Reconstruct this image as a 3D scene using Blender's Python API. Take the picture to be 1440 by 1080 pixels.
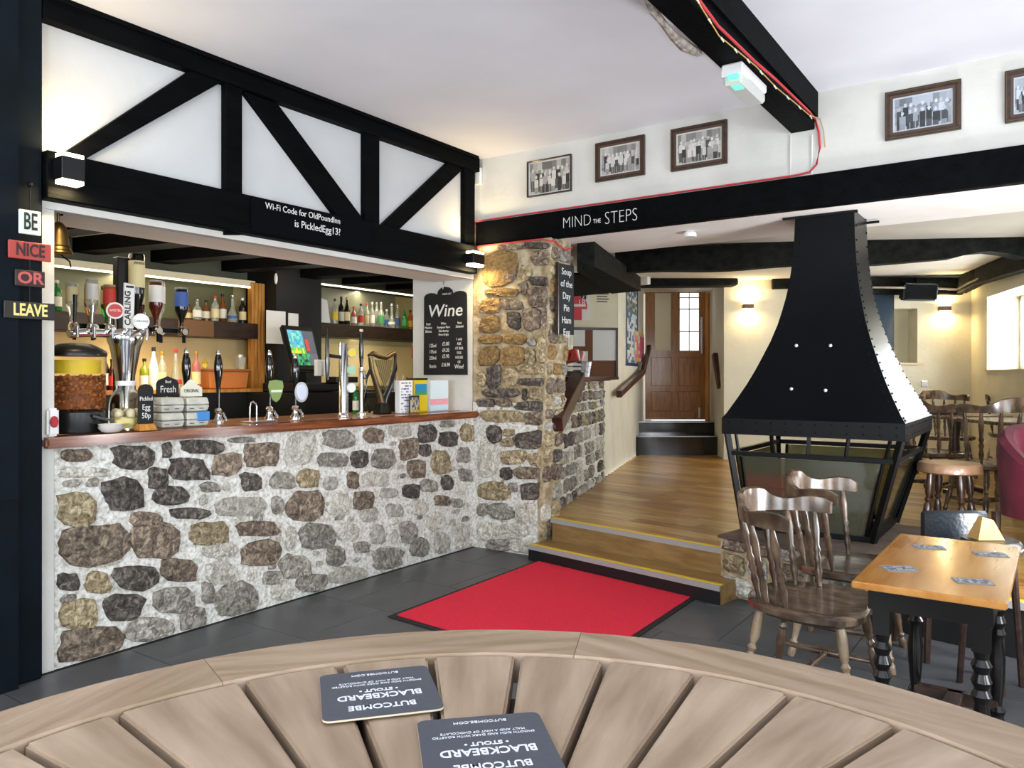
import bpy, bmesh, math, random
from mathutils import Vector, Matrix
random.seed(7)
for o in list(bpy.data.objects): bpy.data.objects.remove(o)
S = bpy.context.scene
COL = S.collection

# ------------------------------------------------------------------ camera, world, light, exposure
YAW = math.radians(34.9); SA, CA = math.sin(YAW), math.cos(YAW)
FPX, CXP, HY, EYE = 1090.0, 720.0, 528.0, 1.42
cd = bpy.data.cameras.new('camera'); cam = bpy.data.objects.new('camera', cd); COL.objects.link(cam)
cam.location = (0, 0, EYE); cam.rotation_euler = (math.pi/2, 0, YAW)
cd.sensor_width = 36; cd.lens = FPX/1440*36; cd.shift_y = -12/1440; cd.clip_start = .02
S.camera = cam
S.view_settings.view_transform = 'Standard'; S.view_settings.look = 'None'
S.view_settings.gamma = 1; S.view_settings.exposure = 0.32
try: S.view_settings.use_curve_mapping = False
except Exception: pass

W = bpy.data.worlds.new('daylight'); S.world = W; W.use_nodes = True
bg = W.node_tree.nodes['Background']; bg.inputs[0].default_value = (.86, .93, 1, 1); bg.inputs[1].default_value = 2.2

def lamp(kind, name, loc, energy, color, target=None, size=None, size_y=None, **kw):
    l = bpy.data.lights.new(name, kind); l.energy = energy; l.color = color
    o = bpy.data.objects.new(name, l); COL.objects.link(o); o.location = loc
    if kind == 'AREA':
        l.shape = 'RECTANGLE'; l.size = size; l.size_y = size_y or size
    elif size is not None and kind == 'POINT': l.shadow_soft_size = size
    if target is not None:
        d = Vector(target) - Vector(loc); o.rotation_euler = d.to_track_quat('-Z', 'Y').to_euler()
    for k, v in kw.items(): setattr(l, k, v)
    return o
DAY = (.90, .95, 1.0); WARM = (1, .74, .36)
# added, unseen fills behind and beside the camera that brighten the ceiling
for x, y, e in ((-2.6, -1.6, 60), (-.8, -1.6, 60), (1.3, .6, 20), (2.0, 2.8, 8)):
    lamp('AREA', 'ceiling_fill', (x, y, 1.8), e, (.88, .93, 1), (x-.3, y+.5, 3.2), .9, .5)
lamp('AREA', 'soffit_fill', (.50, 5.7, .8), 10, (.95, .96, 1), (-1.6, 6.0, 2.6), .5, .5)  # added, unseen fill that lifts the underside of the thick wall
lamp('AREA', 'soffit_fill', (.45, 4.3, .8), 45, (.95, .96, 1), (-2.2, 5.7, 2.5), .5, .5)  # second added fill out of view, aimed at the soffit
# daylight through the windows behind and beside the camera
for (x, y) in ((-2.2, -2.35), (.8, -2.35)):
    lamp('AREA', 'window_daylight', (x, y, 1.7), 70, DAY, (x, 5, 1.45), 1.6, 1.4)
for y in (-.6, 2.6):
    lamp('AREA', 'window_daylight', (3.35, y, 1.7), 90, DAY, (-4, y, 1.5), 1.6, 1.4)

# ------------------------------------------------------------------ measuring helpers
def RF(R, F, z=0): return Vector((R*CA - F*SA, R*SA + F*CA, z))
def P(px, py, F): return RF((px-CXP)/FPX*F, F, EYE - (py-HY)/FPX*F)
def G(px, py, z): return P(px, py, FPX*(EYE-z)/(py-HY))
def PX(px, py, X):
    t = (px-CXP)/FPX; return P(px, py, X/(t*CA - SA))
def PY(px, py, Y):
    t = (px-CXP)/FPX; return P(px, py, Y/(t*SA + CA))
def FX(px, X): t = (px-CXP)/FPX; return X/(t*CA - SA)
def atZ(px, F, z): return RF((px-CXP)/FPX*F, F, z)

# ------------------------------------------------------------------ materials
MATS = {}
def mat(name, col, rough=.6, metal=0, var=None, scale=8, stretch=(1,1,1), bump=0, bscale=None, emit=None, estr=0,
        trans=0, alpha=1, coat=0, spec=.5, detail=4, ior=1.45, wave=None, attr=None):
    if name in MATS: return MATS[name]
    m = bpy.data.materials.new(name); m.use_nodes = True; n = m.node_tree.nodes; L = m.node_tree.links
    b = n['Principled BSDF']
    b.inputs['Roughness'].default_value = rough; b.inputs['Metallic'].default_value = metal
    b.inputs['Base Color'].default_value = (*col, 1)
    b.inputs['Specular IOR Level'].default_value = spec; b.inputs['IOR'].default_value = ior
    if coat: b.inputs['Coat Weight'].default_value = coat; b.inputs['Coat Roughness'].default_value = .12
    if trans: b.inputs['Transmission Weight'].default_value = trans
    if alpha < 1: b.inputs['Alpha'].default_value = alpha
    if emit: b.inputs['Emission Color'].default_value = (*emit, 1); b.inputs['Emission Strength'].default_value = estr
    if attr:
        a = n.new('ShaderNodeAttribute'); a.attribute_name = attr; L.new(a.outputs['Color'], b.inputs['Base Color'])
        if emit: L.new(a.outputs['Color'], b.inputs['Emission Color'])
    if var or bump:
        tc = n.new('ShaderNodeTexCoord'); mp = n.new('ShaderNodeMapping'); mp.inputs['Scale'].default_value = stretch
        oi = n.new('ShaderNodeObjectInfo')
        L.new(tc.outputs['Object'], mp.inputs['Vector'])
        L.new(oi.outputs['Random'], mp.inputs['Location'])
        nz = n.new('ShaderNodeTexNoise'); nz.inputs['Scale'].default_value = scale; nz.inputs['Detail'].default_value = detail
        L.new(mp.outputs[0], nz.inputs['Vector'])
        src = nz.outputs['Fac']
        if wave:
            wv = n.new('ShaderNodeTexWave'); wv.inputs['Scale'].default_value = wave; wv.inputs['Distortion'].default_value = 6
            wv.inputs['Detail'].default_value = 3; L.new(mp.outputs[0], wv.inputs['Vector'])
            mx = n.new('ShaderNodeMath'); mx.operation = 'MULTIPLY_ADD'; mx.inputs[1].default_value = .35
            L.new(wv.outputs['Fac'], mx.inputs[0])
            m2 = n.new('ShaderNodeMath'); m2.operation = 'MULTIPLY'; m2.inputs[1].default_value = .65
            L.new(nz.outputs['Fac'], m2.inputs[0]); L.new(m2.outputs[0], mx.inputs[2]); src = mx.outputs[0]
        if var:
            cr = n.new('ShaderNodeValToRGB'); cr.color_ramp.elements[0].position = .32; cr.color_ramp.elements[1].position = .68
            cr.color_ramp.elements[0].color = (*var[0], 1); cr.color_ramp.elements[1].color = (*var[-1], 1)
            if len(var) == 3:
                e = cr.color_ramp.elements.new(.5); e.color = (*var[1], 1)
            L.new(src, cr.inputs[0]); L.new(cr.outputs[0], b.inputs['Base Color'])
        if bump:
            bp = n.new('ShaderNodeBump'); bp.inputs['Strength'].default_value = bump; bp.inputs['Distance'].default_value = .01
            if bscale:
                nb = n.new('ShaderNodeTexNoise'); nb.inputs['Scale'].default_value = bscale; nb.inputs['Detail'].default_value = 5
                L.new(mp.outputs[0], nb.inputs['Vector']); L.new(nb.outputs['Fac'], bp.inputs['Height'])
            else: L.new(src, bp.inputs['Height'])
            L.new(bp.outputs[0], b.inputs['Normal'])
    MATS[name] = m; return m
def rgb(h):
    h = h.lstrip('#'); c = [int(h[i:i+2], 16)/255 for i in (0, 2, 4)]
    return tuple(x/12.92 if x <= .04045 else ((x+.055)/1.055)**2.4 for x in c)
def flat(name, h, rough=.6, **k): return mat(name, rgb(h), rough, **k)

plaster = mat('white_plaster', rgb('c9c9c3'), .9, var=(rgb('c4c3bc'), rgb('cfcec8')), scale=3, bump=.25, bscale=25)
panelw = mat('panel_plaster', rgb('bcbebf'), .9, var=(rgb('b8babb'), rgb('c2c4c5')), scale=2, bump=.12, bscale=18)
cream = mat('cream_plaster', rgb('cfc8b0'), .9, var=(rgb('cac3aa'), rgb('d5ceb6')), scale=3, bump=.25, bscale=20)
ceilm = mat('ceiling_paint', rgb('dcdde3'), .9, var=(rgb('d8d9df'), rgb('e0e1e7')), scale=1.5, bump=.15, bscale=12)
soffm = mat('soffit_paint', rgb('eeeae4'), .9, var=(rgb('eae5de'), rgb('f2eee9')), scale=3, bump=.2, bscale=14)
blackw = mat('black_beam_paint', rgb('090a0c'), .6, var=(rgb('050607'), rgb('0a0b0d')), scale=6, stretch=(3,.6,3), bump=.35, bscale=18, spec=.04)
roughbeam = mat('rough_old_beam', rgb('121311'), .8, var=(rgb('0a0b0a'), rgb('1c1e1a')), scale=14, stretch=(1,.3,1), bump=.9, bscale=26, spec=.12)
navy = mat('navy_paint', rgb('060e15'), .6, var=(rgb('040b11'), rgb('08121a')), scale=5, bump=.1, bscale=30, spec=.12)
mortar = mat('lime_mortar', rgb('cfcdc2'), .95, var=(rgb('aba699'), rgb('d6d4cc'), rgb('e8e8e3')), scale=48, bump=1.0, bscale=55, detail=6)
mortarb = mat('old_mortar', rgb('a8987a'), .95, var=(rgb('8d7a58'), rgb('ab9b7c'), rgb('c4b79d')), scale=16, bump=1.0, bscale=50, detail=6)
def stonem(n, a, b, c):
    m = mat('stone_'+n, rgb(b), .85, var=(rgb(a), rgb(b), rgb(c)), scale=26, bump=1.0, bscale=60, detail=12)
    nt = m.node_tree; nz = [q for q in nt.nodes if q.type == 'TEX_NOISE']
    nz[0].inputs['Roughness'].default_value = .72; nz[0].inputs['Distortion'].default_value = .8
    for q in nt.nodes:
        if q.type == 'BUMP': q.inputs['Distance'].default_value = .02
    mp = [q for q in nt.nodes if q.type == 'MAPPING'][0]
    geo = nt.nodes.new('ShaderNodeObjectInfo'); hsv = nt.nodes.new('ShaderNodeHueSaturation')
    mr = nt.nodes.new('ShaderNodeMapRange'); mr.inputs['To Min'].default_value = .78; mr.inputs['To Max'].default_value = 1.18
    nt.links.new(geo.outputs['Random'], mr.inputs['Value']); nt.links.new(mr.outputs[0], hsv.inputs['Value'])
    cr = [q for q in nt.nodes if q.type == 'VALTORGB'][0]; cr.color_ramp.elements[0].position = .36; cr.color_ramp.elements[-1].position = .64
    nt.links.new(cr.outputs[0], hsv.inputs['Color']); nt.links.new(hsv.outputs[0], nt.nodes['Principled BSDF'].inputs['Base Color'])
    return m
STONE = {'D': stonem('dark', '28241f', '524b45', '938a80'), 'B': stonem('brown', '3f3329', '76685a', 'b5a48c'),
         'T': stonem('tan', '5f5038', '978768', 'd0c2a2'), 'G': stonem('grey', '57534c', '8b867c', 'c2bdb2'),
         'L': stonem('pale', '8b8678', 'bab6a9', 'e2dfd6'), 'O': stonem('ochre', '6a5230', '8c7046', 'a98e5e')}
tilem = mat('dark_floor_tile', rgb('4b4d50'), .38, var=(rgb('46484b'), rgb('535558')), scale=4, bump=.08, bscale=40)
groutm = flat('dark_grout', '1b1c1d', .8)
oaks = [mat('oak_plank_%s' % k, rgb(b), .32, var=(rgb(a), rgb(b), rgb(c)), scale=5, stretch=(.5, 9, 4), bump=.06, coat=.2)
        for k, a, b, c in (('honey', '86602a', 'a67c3c', 'bf9750'), ('pale', '977340', 'b59150', 'cbaa6c'), ('deep', '764e1e', '956a2c', 'ad823e'))]
redrug = mat('red_mat_pile', rgb('ee2442'), .95, var=(rgb('e41e3a'), rgb('f62c4a')), scale=160, bump=.8, bscale=300)
rubber = flat('black_rubber', '1a1b1d', .7)
counterw = mat('counter_wood', rgb('6e3a20'), .22, var=(rgb('4e2413'), rgb('733c20'), rgb('8f5530')), scale=7, stretch=(6, .5, 6), coat=.5, bump=.05)
teak = mat('weathered_teak', rgb('94806c'), .5, var=(rgb('7f6a56'), rgb('907c68'), rgb('9f8b77')), scale=7, stretch=(.8, 6, 4), bump=.15)
teakr = mat('teak_rim', rgb('8a755f'), .48, var=(rgb('7b674f'), rgb('8a7560'), rgb('97836e')), scale=8, stretch=(.8, 7, 4), bump=.2)
orangew = mat('varnished_table_top', rgb('b57b35'), .22, var=(rgb('a96f2c'), rgb('b98040'), rgb('c28c4c')), scale=3, stretch=(1, 7, 4), coat=.4, bump=.03)
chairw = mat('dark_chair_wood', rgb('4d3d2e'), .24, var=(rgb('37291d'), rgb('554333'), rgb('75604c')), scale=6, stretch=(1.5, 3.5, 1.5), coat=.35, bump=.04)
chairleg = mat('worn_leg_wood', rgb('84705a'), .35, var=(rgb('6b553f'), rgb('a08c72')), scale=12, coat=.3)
darkwood = mat('dark_wood', rgb('2e1d15'), .35, var=(rgb('20130d'), rgb('3d281d')), scale=8, stretch=(4, 1, 4), coat=.3)
shelfw = mat('shelf_wood', rgb('241610'), .5, var=(rgb('1b100b'), rgb('33211a')), scale=8, stretch=(4, 1, 4))
redwood = mat('handrail_wood', rgb('3b1a16'), .3, var=(rgb('2b110e'), rgb('4a2620')), scale=9, coat=.4)
pine = mat('orange_pine', rgb('b3762c'), .5, var=(rgb('9a6020'), rgb('c28a3e')), scale=6, stretch=(8, 8, .6))
doorw = mat('door_wood', rgb('8d5a22'), .5, var=(rgb('7c4c1a'), rgb('9d682c')), scale=7, stretch=(6, 6, .6), coat=.2)
chrome = mat('chrome', (.75, .75, .77), .12, 1)
steel = mat('brushed_steel', (.5, .5, .52), .3, 1)
brass = mat('aged_brass', rgb('75603a'), .38, 1)
bronze = mat('dark_bronze', rgb('6f6048'), .3, 1)
hoodm = mat('black_hood_steel', rgb('0b0c10'), .30, 0, spec=.16, bump=.04, bscale=6, var=(rgb('030406'), rgb('050609')), scale=4)
iron = mat('black_iron', rgb('050607'), .45, spec=.18)
blackp = mat('black_plastic', rgb('0e0f11'), .35)
glossb = mat('gloss_black', rgb('08090a'), .08, coat=.6)
whitep = flat('white_plastic', 'd8d8d6', .35)
paper = flat('paper', 'd2d2cf', .8)
chalkb = flat('chalkboard', '121416', .75)
chalk = flat('chalk_white', 'd8d8d4', .9)
leather = mat('black_leather', rgb('1b2126'), .3, bump=.25, bscale=60, var=(rgb('161b20'), rgb('20272d')), scale=5)
velvet = mat('crimson_velvet', rgb('540620'), .95, var=(rgb('460418'), rgb('620a28')), scale=6, bump=.2)
velvet.node_tree.nodes['Principled BSDF'].inputs['Sheen Weight'].default_value = .05
glassc = mat('clear_glass', (.95, .97, .96), .03, trans=1, ior=1.2)
skyglass = mat('window_glass', (1, 1, 1), .02, trans=1, ior=1.02)
lit = mat('warm_lamp_glow', (1, .85, .55), emit=(1, .83, .5), estr=14)
strip = mat('led_strip_glow', (1, .9, .65), emit=(1, .88, .6), estr=3.2)
painted_m = mat('printed_surface', (1, 1, 1), .55, attr='Col')
screen_m = mat('lit_screen', (0, 0, 0), .3, attr='Col', emit=(1, 1, 1), estr=.8)

# ------------------------------------------------------------------ mesh builder
class MB:
    def __init__(s): s.bm = bmesh.new()
    def box(s, x0, x1, y0, y1, z0, z1, M=None):
        v = [s.bm.verts.new(Vector(p) if M is None else M @ Vector(p)) for p in
             ((x0,y0,z0),(x1,y0,z0),(x1,y1,z0),(x0,y1,z0),(x0,y0,z1),(x1,y0,z1),(x1,y1,z1),(x0,y1,z1))]
        for f in ((3,2,1,0),(4,5,6,7),(0,1,5,4),(1,2,6,5),(2,3,7,6),(3,0,4,7)): s.bm.faces.new([v[i] for i in f])
        return s
    def hexa(s, b, t):
        n = len(b); vb = [s.bm.verts.new(p) for p in b]; vt = [s.bm.verts.new(p) for p in t]
        s.bm.faces.new(vb[::-1]); s.bm.faces.new(vt)
        for i in range(n): s.bm.faces.new((vb[i], vb[(i+1) % n], vt[(i+1) % n], vt[i]))
        return s
    def prism(s, pts, z0, z1): return s.hexa([(x, y, z0) for x, y in pts], [(x, y, z1) for x, y in pts])
    def slab(s, pts, n):            # polygon in space pushed along vector n
        n = Vector(n); return s.hexa([Vector(p) for p in pts], [Vector(p)+n for p in pts])
    def lathe(s, prof, c=(0,0,0), n=20, M=None, caps=True):
        c = Vector(c); rings = []
        for r, z in prof:
            ring = []
            for i in range(n):
                a = 2*math.pi*i/n; p = Vector((r*math.cos(a), r*math.sin(a), z))
                if M is not None: p = M @ p
                ring.append(s.bm.verts.new(p + c))
            rings.append(ring)
        for a, b in zip(rings, rings[1:]):
            for i in range(n): s.bm.faces.new((a[i], a[(i+1) % n], b[(i+1) % n], b[i]))
        if caps: s.bm.faces.new(rings[0][::-1]); s.bm.faces.new(rings[-1])
        return s
    def rod(s, p0, p1, r0, r1=None, n=10, prof=None):
        p0, p1 = Vector(p0), Vector(p1); d = p1-p0; L = d.length
        M = d.to_track_quat('Z', 'Y').to_matrix().to_4x4()
        if prof: pr = [(r*r0, t*L) for r, t in prof]
        else: pr = [(r0, 0), (r1 if r1 is not None else r0, L)]
        return s.lathe(pr, p0, n, M)
    def tube(s, pts, r, n=8, rs=None):
        pts = [Vector(p) for p in pts]; rings = []
        up = Vector((0, 0, 1))
        for i, p in enumerate(pts):
            d = (pts[min(i+1, len(pts)-1)] - pts[max(i-1, 0)]).normalized()
            u = up.cross(d)
            if u.length < .1: u = Vector((1, 0, 0)).cross(d)
            u.normalize(); v = d.cross(u); rr = rs[i] if rs else r
            rings.append([s.bm.verts.new(p + rr*(math.cos(2*math.pi*k/n)*u + math.sin(2*math.pi*k/n)*v)) for k in range(n)])
        for a, b in zip(rings, rings[1:]):
            for i in range(n): s.bm.faces.new((a[i], a[(i+1) % n], b[(i+1) % n], b[i]))
        s.bm.faces.new(rings[0][::-1]); s.bm.faces.new(rings[-1]); return s
    def bar(s, p0, p1, w, h):
        p0, p1 = Vector(p0), Vector(p1); d = p1-p0
        M = Matrix.Translation(p0) @ d.to_track_quat('X', 'Z').to_matrix().to_4x4()
        return s.box(0, d.length, -w/2, w/2, -h/2, h/2, M)
    def ball(s, c, r, n=10, sc=(1,1,1)):
        prof = [(max(.0005, r*math.sin(math.pi*i/6)), -r*math.cos(math.pi*i/6)) for i in range(7)]
        M = Matrix.Diagonal((*sc, 1)); return s.lathe(prof, c, n, M)
    def build(s, name, m, parent=None, bevel=0, smooth=False, world=False, seg=1):
        bm = s.bm
        bmesh.ops.recalc_face_normals(bm, faces=bm.faces)
        if bevel:
            es = [e for e in bm.edges if len(e.link_faces) == 2 and e.calc_face_angle() > .5]
            bmesh.ops.bevel(bm, geom=es, offset=bevel, segments=seg, affect='EDGES', clamp_overlap=True)
        if world and parent is not None: bm.transform(wm(parent).inverted())
        me = bpy.data.meshes.new(name); bm.to_mesh(me); bm.free()
        if smooth:
            for p in me.polygons: p.use_smooth = True
            try: me.set_sharp_from_angle(angle=.7)
            except Exception: pass
        me.materials.append(m)
        o = bpy.data.objects.new(name, me); COL.objects.link(o)
        if parent is not None: o.parent = parent
        return o
def wm(o):
    m = Matrix.LocRotScale(o.location, o.rotation_euler.to_quaternion(), o.scale)
    return wm(o.parent) @ m if o.parent else m
def tag(o, label=None, cat=None, group=None, kind=None):
    if label: o['label'] = label
    if cat: o['category'] = cat
    if group: o['group'] = group
    if kind: o['kind'] = kind
    return o
def thing(name, label, cat, loc=(0,0,0), rz=0, group=None):
    o = bpy.data.objects.new(name, None); COL.objects.link(o); o.location = loc; o.rotation_euler = (0, 0, rz)
    return tag(o, label, cat, group)
def struct(o): o['kind'] = 'structure'; return o
def boxo(name, m, parent, *b, bevel=0, world=False): return MB().box(*b).build(name, m, parent, bevel, world=world)
def text(name, body, size, m, parent, o, right, up, ext=.0006, align='CENTER', xs=1, spacing=1, shear=0, off=0):
    c = bpy.data.curves.new(name, 'FONT'); c.body = body; c.size = size; c.extrude = ext; c.align_x = align; c.align_y = 'CENTER'
    c.space_character = spacing; c.shear = shear; c.offset = off; c.resolution_u = 3
    t = bpy.data.objects.new(name, c); COL.objects.link(t)
    dg = bpy.context.evaluated_depsgraph_get(); me = bpy.data.meshes.new_from_object(t.evaluated_get(dg))
    bpy.data.objects.remove(t); bpy.data.curves.remove(c)
    r = Vector(right).normalized(); u = Vector(up).normalized(); n = r.cross(u)
    M = Matrix((( r.x*xs, u.x, n.x, o[0]), (r.y*xs, u.y, n.y, o[1]), (r.z*xs, u.z, n.z, o[2]), (0,0,0,1)))
    me.transform(wm(parent).inverted() @ M); me.materials.clear(); me.materials.append(m); me.name = name
    ob = bpy.data.objects.new(name, me); COL.objects.link(ob); ob.parent = parent; return ob
def painted(name, corner, right, up, nx, ny, fn, parent, m=None):
    """flat printed sheet: corner = lower left, right/up full-length vectors, fn(u,v)->rgb hex or linear tuple"""
    corner, right, up = Vector(corner), Vector(right), Vector(up)
    vs = []; fs = []
    for j in range(ny+1):
        for i in range(nx+1): vs.append(corner + right*(i/nx) + up*(j/ny))
    for j in range(ny):
        for i in range(nx): a = j*(nx+1)+i; fs.append((a, a+1, a+nx+2, a+nx+1))
    me = bpy.data.meshes.new(name); me.from_pydata(vs, [], fs); me.update()
    at = me.color_attributes.new('Col', 'FLOAT_COLOR', 'CORNER'); k = 0
    for j in range(ny):
        for i in range(nx):
            c = fn((i+.5)/nx, (j+.5)/ny); c = rgb(c) if isinstance(c, str) else c
            for q in range(4): at.data[k].color = (*c, 1); k += 1
    if parent is not None: me.transform(wm(parent).inverted())
    me.materials.append(m or painted_m)
    o = bpy.data.objects.new(name, me); COL.objects.link(o); o.parent = parent; return o
def quadwall(name, p0, p1, z0, z1, t, m, openings=(), side=1):
    """wall from p0 to p1 (xy), thickness t to the left of travel, with openings (s0,s1,z0,z1)"""
    p0, p1 = Vector((*p0, 0)), Vector((*p1, 0)); d = (p1-p0); L = d.length; d.normalize(); n = Vector((-d.y, d.x, 0))*t*side
    mb = MB()
    def piece(s0, s1, a, b):
        if s1-s0 < 1e-4 or b-a < 1e-4: return
        q = [p0+d*s0, p0+d*s1, p0+d*s1+n, p0+d*s0+n]
        mb.hexa([v+Vector((0,0,a)) for v in q], [v+Vector((0,0,b)) for v in q])
    s = 0
    for (a, b, c, e) in sorted(openings):
        piece(s, a, z0, z1); piece(a, b, z0, c); piece(a, b, e, z1); s = b
    piece(s, L, z0, z1)
    return struct(mb.build(name, m))
Z = Vector((0, 0, 1))

# ================================================================== ROOM SHELL
BX = -3.95; PWY = 5.15; CH = 3.22; RFZ = .29     # bar plane, picture wall plane, ceiling height, raised floor
eL = Vector((.983, -.184, 0)); nL = Vector((.184, .983, 0))   # along / away from the platform edge
EA = Vector((-3.24, 5.215, 0))                   # left end of the platform edge
LW0 = Vector((-3.295, 5.12, 0)); LWd = Vector((-.302, .953, 0)).normalized()   # left wall of the back room
def LW(s, z=0, off=0): return LW0 + LWd*s + Vector((0,0,z)) + Vector((LWd.y, -LWd.x, 0))*off
RW0 = Vector((-.9, 11.5, 0)); RW1 = Vector((1.2, 5.2, 0))
# floor slab with tiles
floor = struct(boxo('floor', groutm, None, -4.0, 3.3, -2.5, 5.6, -.1, -.004))
tm = None
TS = .62
for i in range(-1, 10):
    for j in range(0, 9):
        x0 = -3.95 + i*TS + (.0 if j % 2 == 0 else TS/2); y0 = .3 + j*.62
        x1 = min(x0+TS, 2.4); xx0 = max(x0, -3.92); y1 = min(y0+.62, 5.28)
        if x1-xx0 < .08: continue
        key = (round(x1-xx0, 3), round(y1-y0, 3))
        if tm is None: tm = {}
        if key not in tm:
            tm[key] = MB().box(.002, key[0]-.002, .002, key[1]-.002, -.004, 0).build('floor_tile', tilem, floor, .0015)
            o = tm[key]
        else:
            o = tm[key].copy(); COL.objects.link(o)
        o.location = (xx0, y0, 0)
ceiling = struct(boxo('ceiling', ceilm, None, -4.1, 3.3, -2.5, PWY+.02, CH, CH+.1))
# picture wall above the wide opening
pw = struct(boxo('wall_picture', plaster, None, BX-.1, 3.3, PWY, 6.05, 2.5, CH))
sf = boxo('soffit', soffm, pw, BX+.7, 3.3, PWY+.03, 6.05, 2.49, 2.5)
struct(boxo('wall_right_pier', plaster, None, 1.25, 3.3, PWY, 5.6, 0, 2.5))
quadwall('wall_south', (-4, -2.5), (3.3, -2.5), 0, CH, .2, plaster, ((1.0, 2.6, 1.0, 2.4), (4.0, 5.6, 1.0, 2.4)), -1)
quadwall('wall_east', (3.3, -2.5), (3.3, 5.2), 0, CH, .2, plaster, ((1.1, 2.7, 1.0, 2.4), (4.3, 5.9, 1.0, 2.4)), -1)
# west: navy wall towards the camera
wn = struct(boxo('wall_navy', navy, None, -4.1, -3.84, -2.5, 1.60, 0, CH))
boxo('rail', navy, wn, -3.842, -3.832, -2.5, 1.59, .82, .86)
post = struct(boxo('trim_1', navy, None, -3.99, -3.885, 1.603, 1.722, 0, CH, bevel=.006))
struct(boxo('trim_2', whitep if 0 else plaster, None, -4.0, -3.94, 1.724, 1.80, 0, 2.25, bevel=.003))
# wall above the bar opening
wb = struct(boxo('wall_above_bar', panelw, None, -4.1, BX, 1.60, PWY+.0, 2.25, CH))
def pxb(px, py, X=-3.90): return PX(px, py, X)
# bar room shell
quadwall('wall_bar_back', (-5.95, 1.2), (-5.95, 6.7), 0, 2.6, .1, mat('backbar_paint', rgb('c9bb88'), .8, var=(rgb('bfb07c'), rgb('d0c392')), scale=3), (), 1)
quadwall('wall_bar_left', (-5.95, 1.5), (-4.1, 1.5), 0, 2.6, .1, cream, (), -1)
quadwall('wall_bar_end', (-6.0, 6.55), (-3.9, 6.55), 0, 2.6, .1, cream, (), 1)
struct(boxo('ceiling_bar', mat('bar_ceiling', rgb('d6cbb2'), .9), None, -6.0, -4.1, 1.4, 6.7, 2.40, 2.5))
# deep soffit (lintel lining) of the bar opening
lin = struct(boxo('trim_3', mat('lintel_lining', rgb('ece6de'), .8), None, -4.38, -3.99, 1.72, 5.12, 2.225, 2.25))
boxo('front_edge', plaster, lin, -3.99, -3.93, 1.72, 5.08, 2.215, 2.25)
boxo('upstand', blackw, lin, -4.38, -4.36, 1.72, 5.12, 2.25, 2.40)
struct(boxo('floor_bar', groutm, None, -6.0, -4.1, 1.4, 6.7, -.1, 0))
# bar ceiling beams, slightly skewed
bd = Vector((-.985, -.16, 0)).normalized()
for k, y in enumerate((2.42, 3.02, 3.60, 4.22, 4.85, 5.45, 6.05)):
    o = MB().bar(Vector((-4.40, y, 2.335)), Vector((-4.40, y, 2.345)) + bd*1.45, .17, .10).build('bar_ceiling_beam', blackw)
    tag(o, ['nearest', 'second nearest', 'third', 'fourth', 'fifth', 'sixth', 'farthest'][k] + ' of the black beams across the ceiling over the bar', 'beam', 'beams over the bar')
# end wall with the wine board
we = struct(boxo('wall_wine', plaster, None, -4.62, -3.96, 5.10, 5.2, 0, 2.4))

# ------------------------------------------------------------------ timber framing above the bar
fr = thing('timber_frame', 'black painted timber truss framing on the white wall above the bar opening', 'timber frame', (-3.93, 1.72, 2.25))
def member(name, pts, dep=.05):
    q = [PX(x, y, -3.90) for x, y in pts]
    return MB().slab([Vector((BX, p.y, p.z)) for p in q], (dep, 0, 0)).build(name, blackw, fr, .003, world=True)
def yz(px): return FX(px, -3.90)
o = boxo('header_beam', blackw, fr, BX-.005, BX+.10, 1.724, 5.03, 2.25, 2.475, bevel=.006, world=True)
boxo('top_plate', blackw, fr, BX-.005, BX+.07, 1.724, 5.10, 3.10, 3.215, bevel=.005, world=True)
boxo('cover_strip', blackw, fr, BX, BX+.09, 1.724, 5.06, 3.195, 3.219, world=True)
member('upright', [(318, 330), (341, 330), (341, 100), (318, 100)])
member('upright', [(514, 330), (534, 330), (534, 175), (514, 175)])
member('upright', [(654, 360), (668, 360), (668, 222), (654, 222)])
member('brace', [(75, 226), (116, 226), (318, 112), (270, 98)])
member('brace', [(478, 308), (515, 312), (392, 146), (345, 128)], .045)
member('brace', [(533, 322), (563, 322), (652, 238), (632, 228)], .045)

# ------------------------------------------------------------------ bar front stone wall
def rubble(parent, name, outline, nrm, depth, tone, k):
    """one stone: outline points in space (closed), domed outwards"""
    n = len(outline); c = sum(outline, Vector())/n; nrm = Vector(nrm).normalized()
    bm = MB(); b = bm.bm
    r0 = [b.verts.new(p - nrm*.01) for p in outline]
    r1 = [b.verts.new(c + (p-c)*.95 + nrm*depth*(.55+.2*random.random())) for p in outline]
    r2 = [b.verts.new(c + (p-c)*random.uniform(.55, .78) + nrm*depth*(.7+.8*random.random())) for p in outline]
    cc = b.verts.new(c + nrm*depth*(.9+.4*random.random()))
    for i in range(n):
        j = (i+1) % n
        b.faces.new((r0[i], r0[j], r1[j], r1[i])); b.faces.new((r1[i], r1[j], r2[j], r2[i])); b.faces.new((r2[i], r2[j], cc))
    return bm.build(name, STONE[tone], parent, smooth=False)
def blob(cx, cy, w, h, n=12, sq=None):
    """rounded-rectangle-ish irregular outline in 2D"""
    e = sq or random.uniform(2.6, 6.0); pts = []; ph = random.random()*.6; sk = random.uniform(-.12, .12); tp = random.uniform(-.12, .12)
    for i in range(n):
        a = 2*math.pi*(i+ph)/n; ca, sa = math.cos(a), math.sin(a)
        r = (abs(ca)**e + abs(sa)**e)**(-1/e); r *= random.uniform(.86, 1.07)
        pts.append((cx + (ca*r*(1+tp*sa) + sk*sa)*w/2, cy + (sa*r + .5*sk*ca)*h/2))
    return pts
wf = struct(boxo('wall_bar_front', mortar, None, -4.12, BX-.006, 1.76, 5.12, 0, 1.07))
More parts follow.
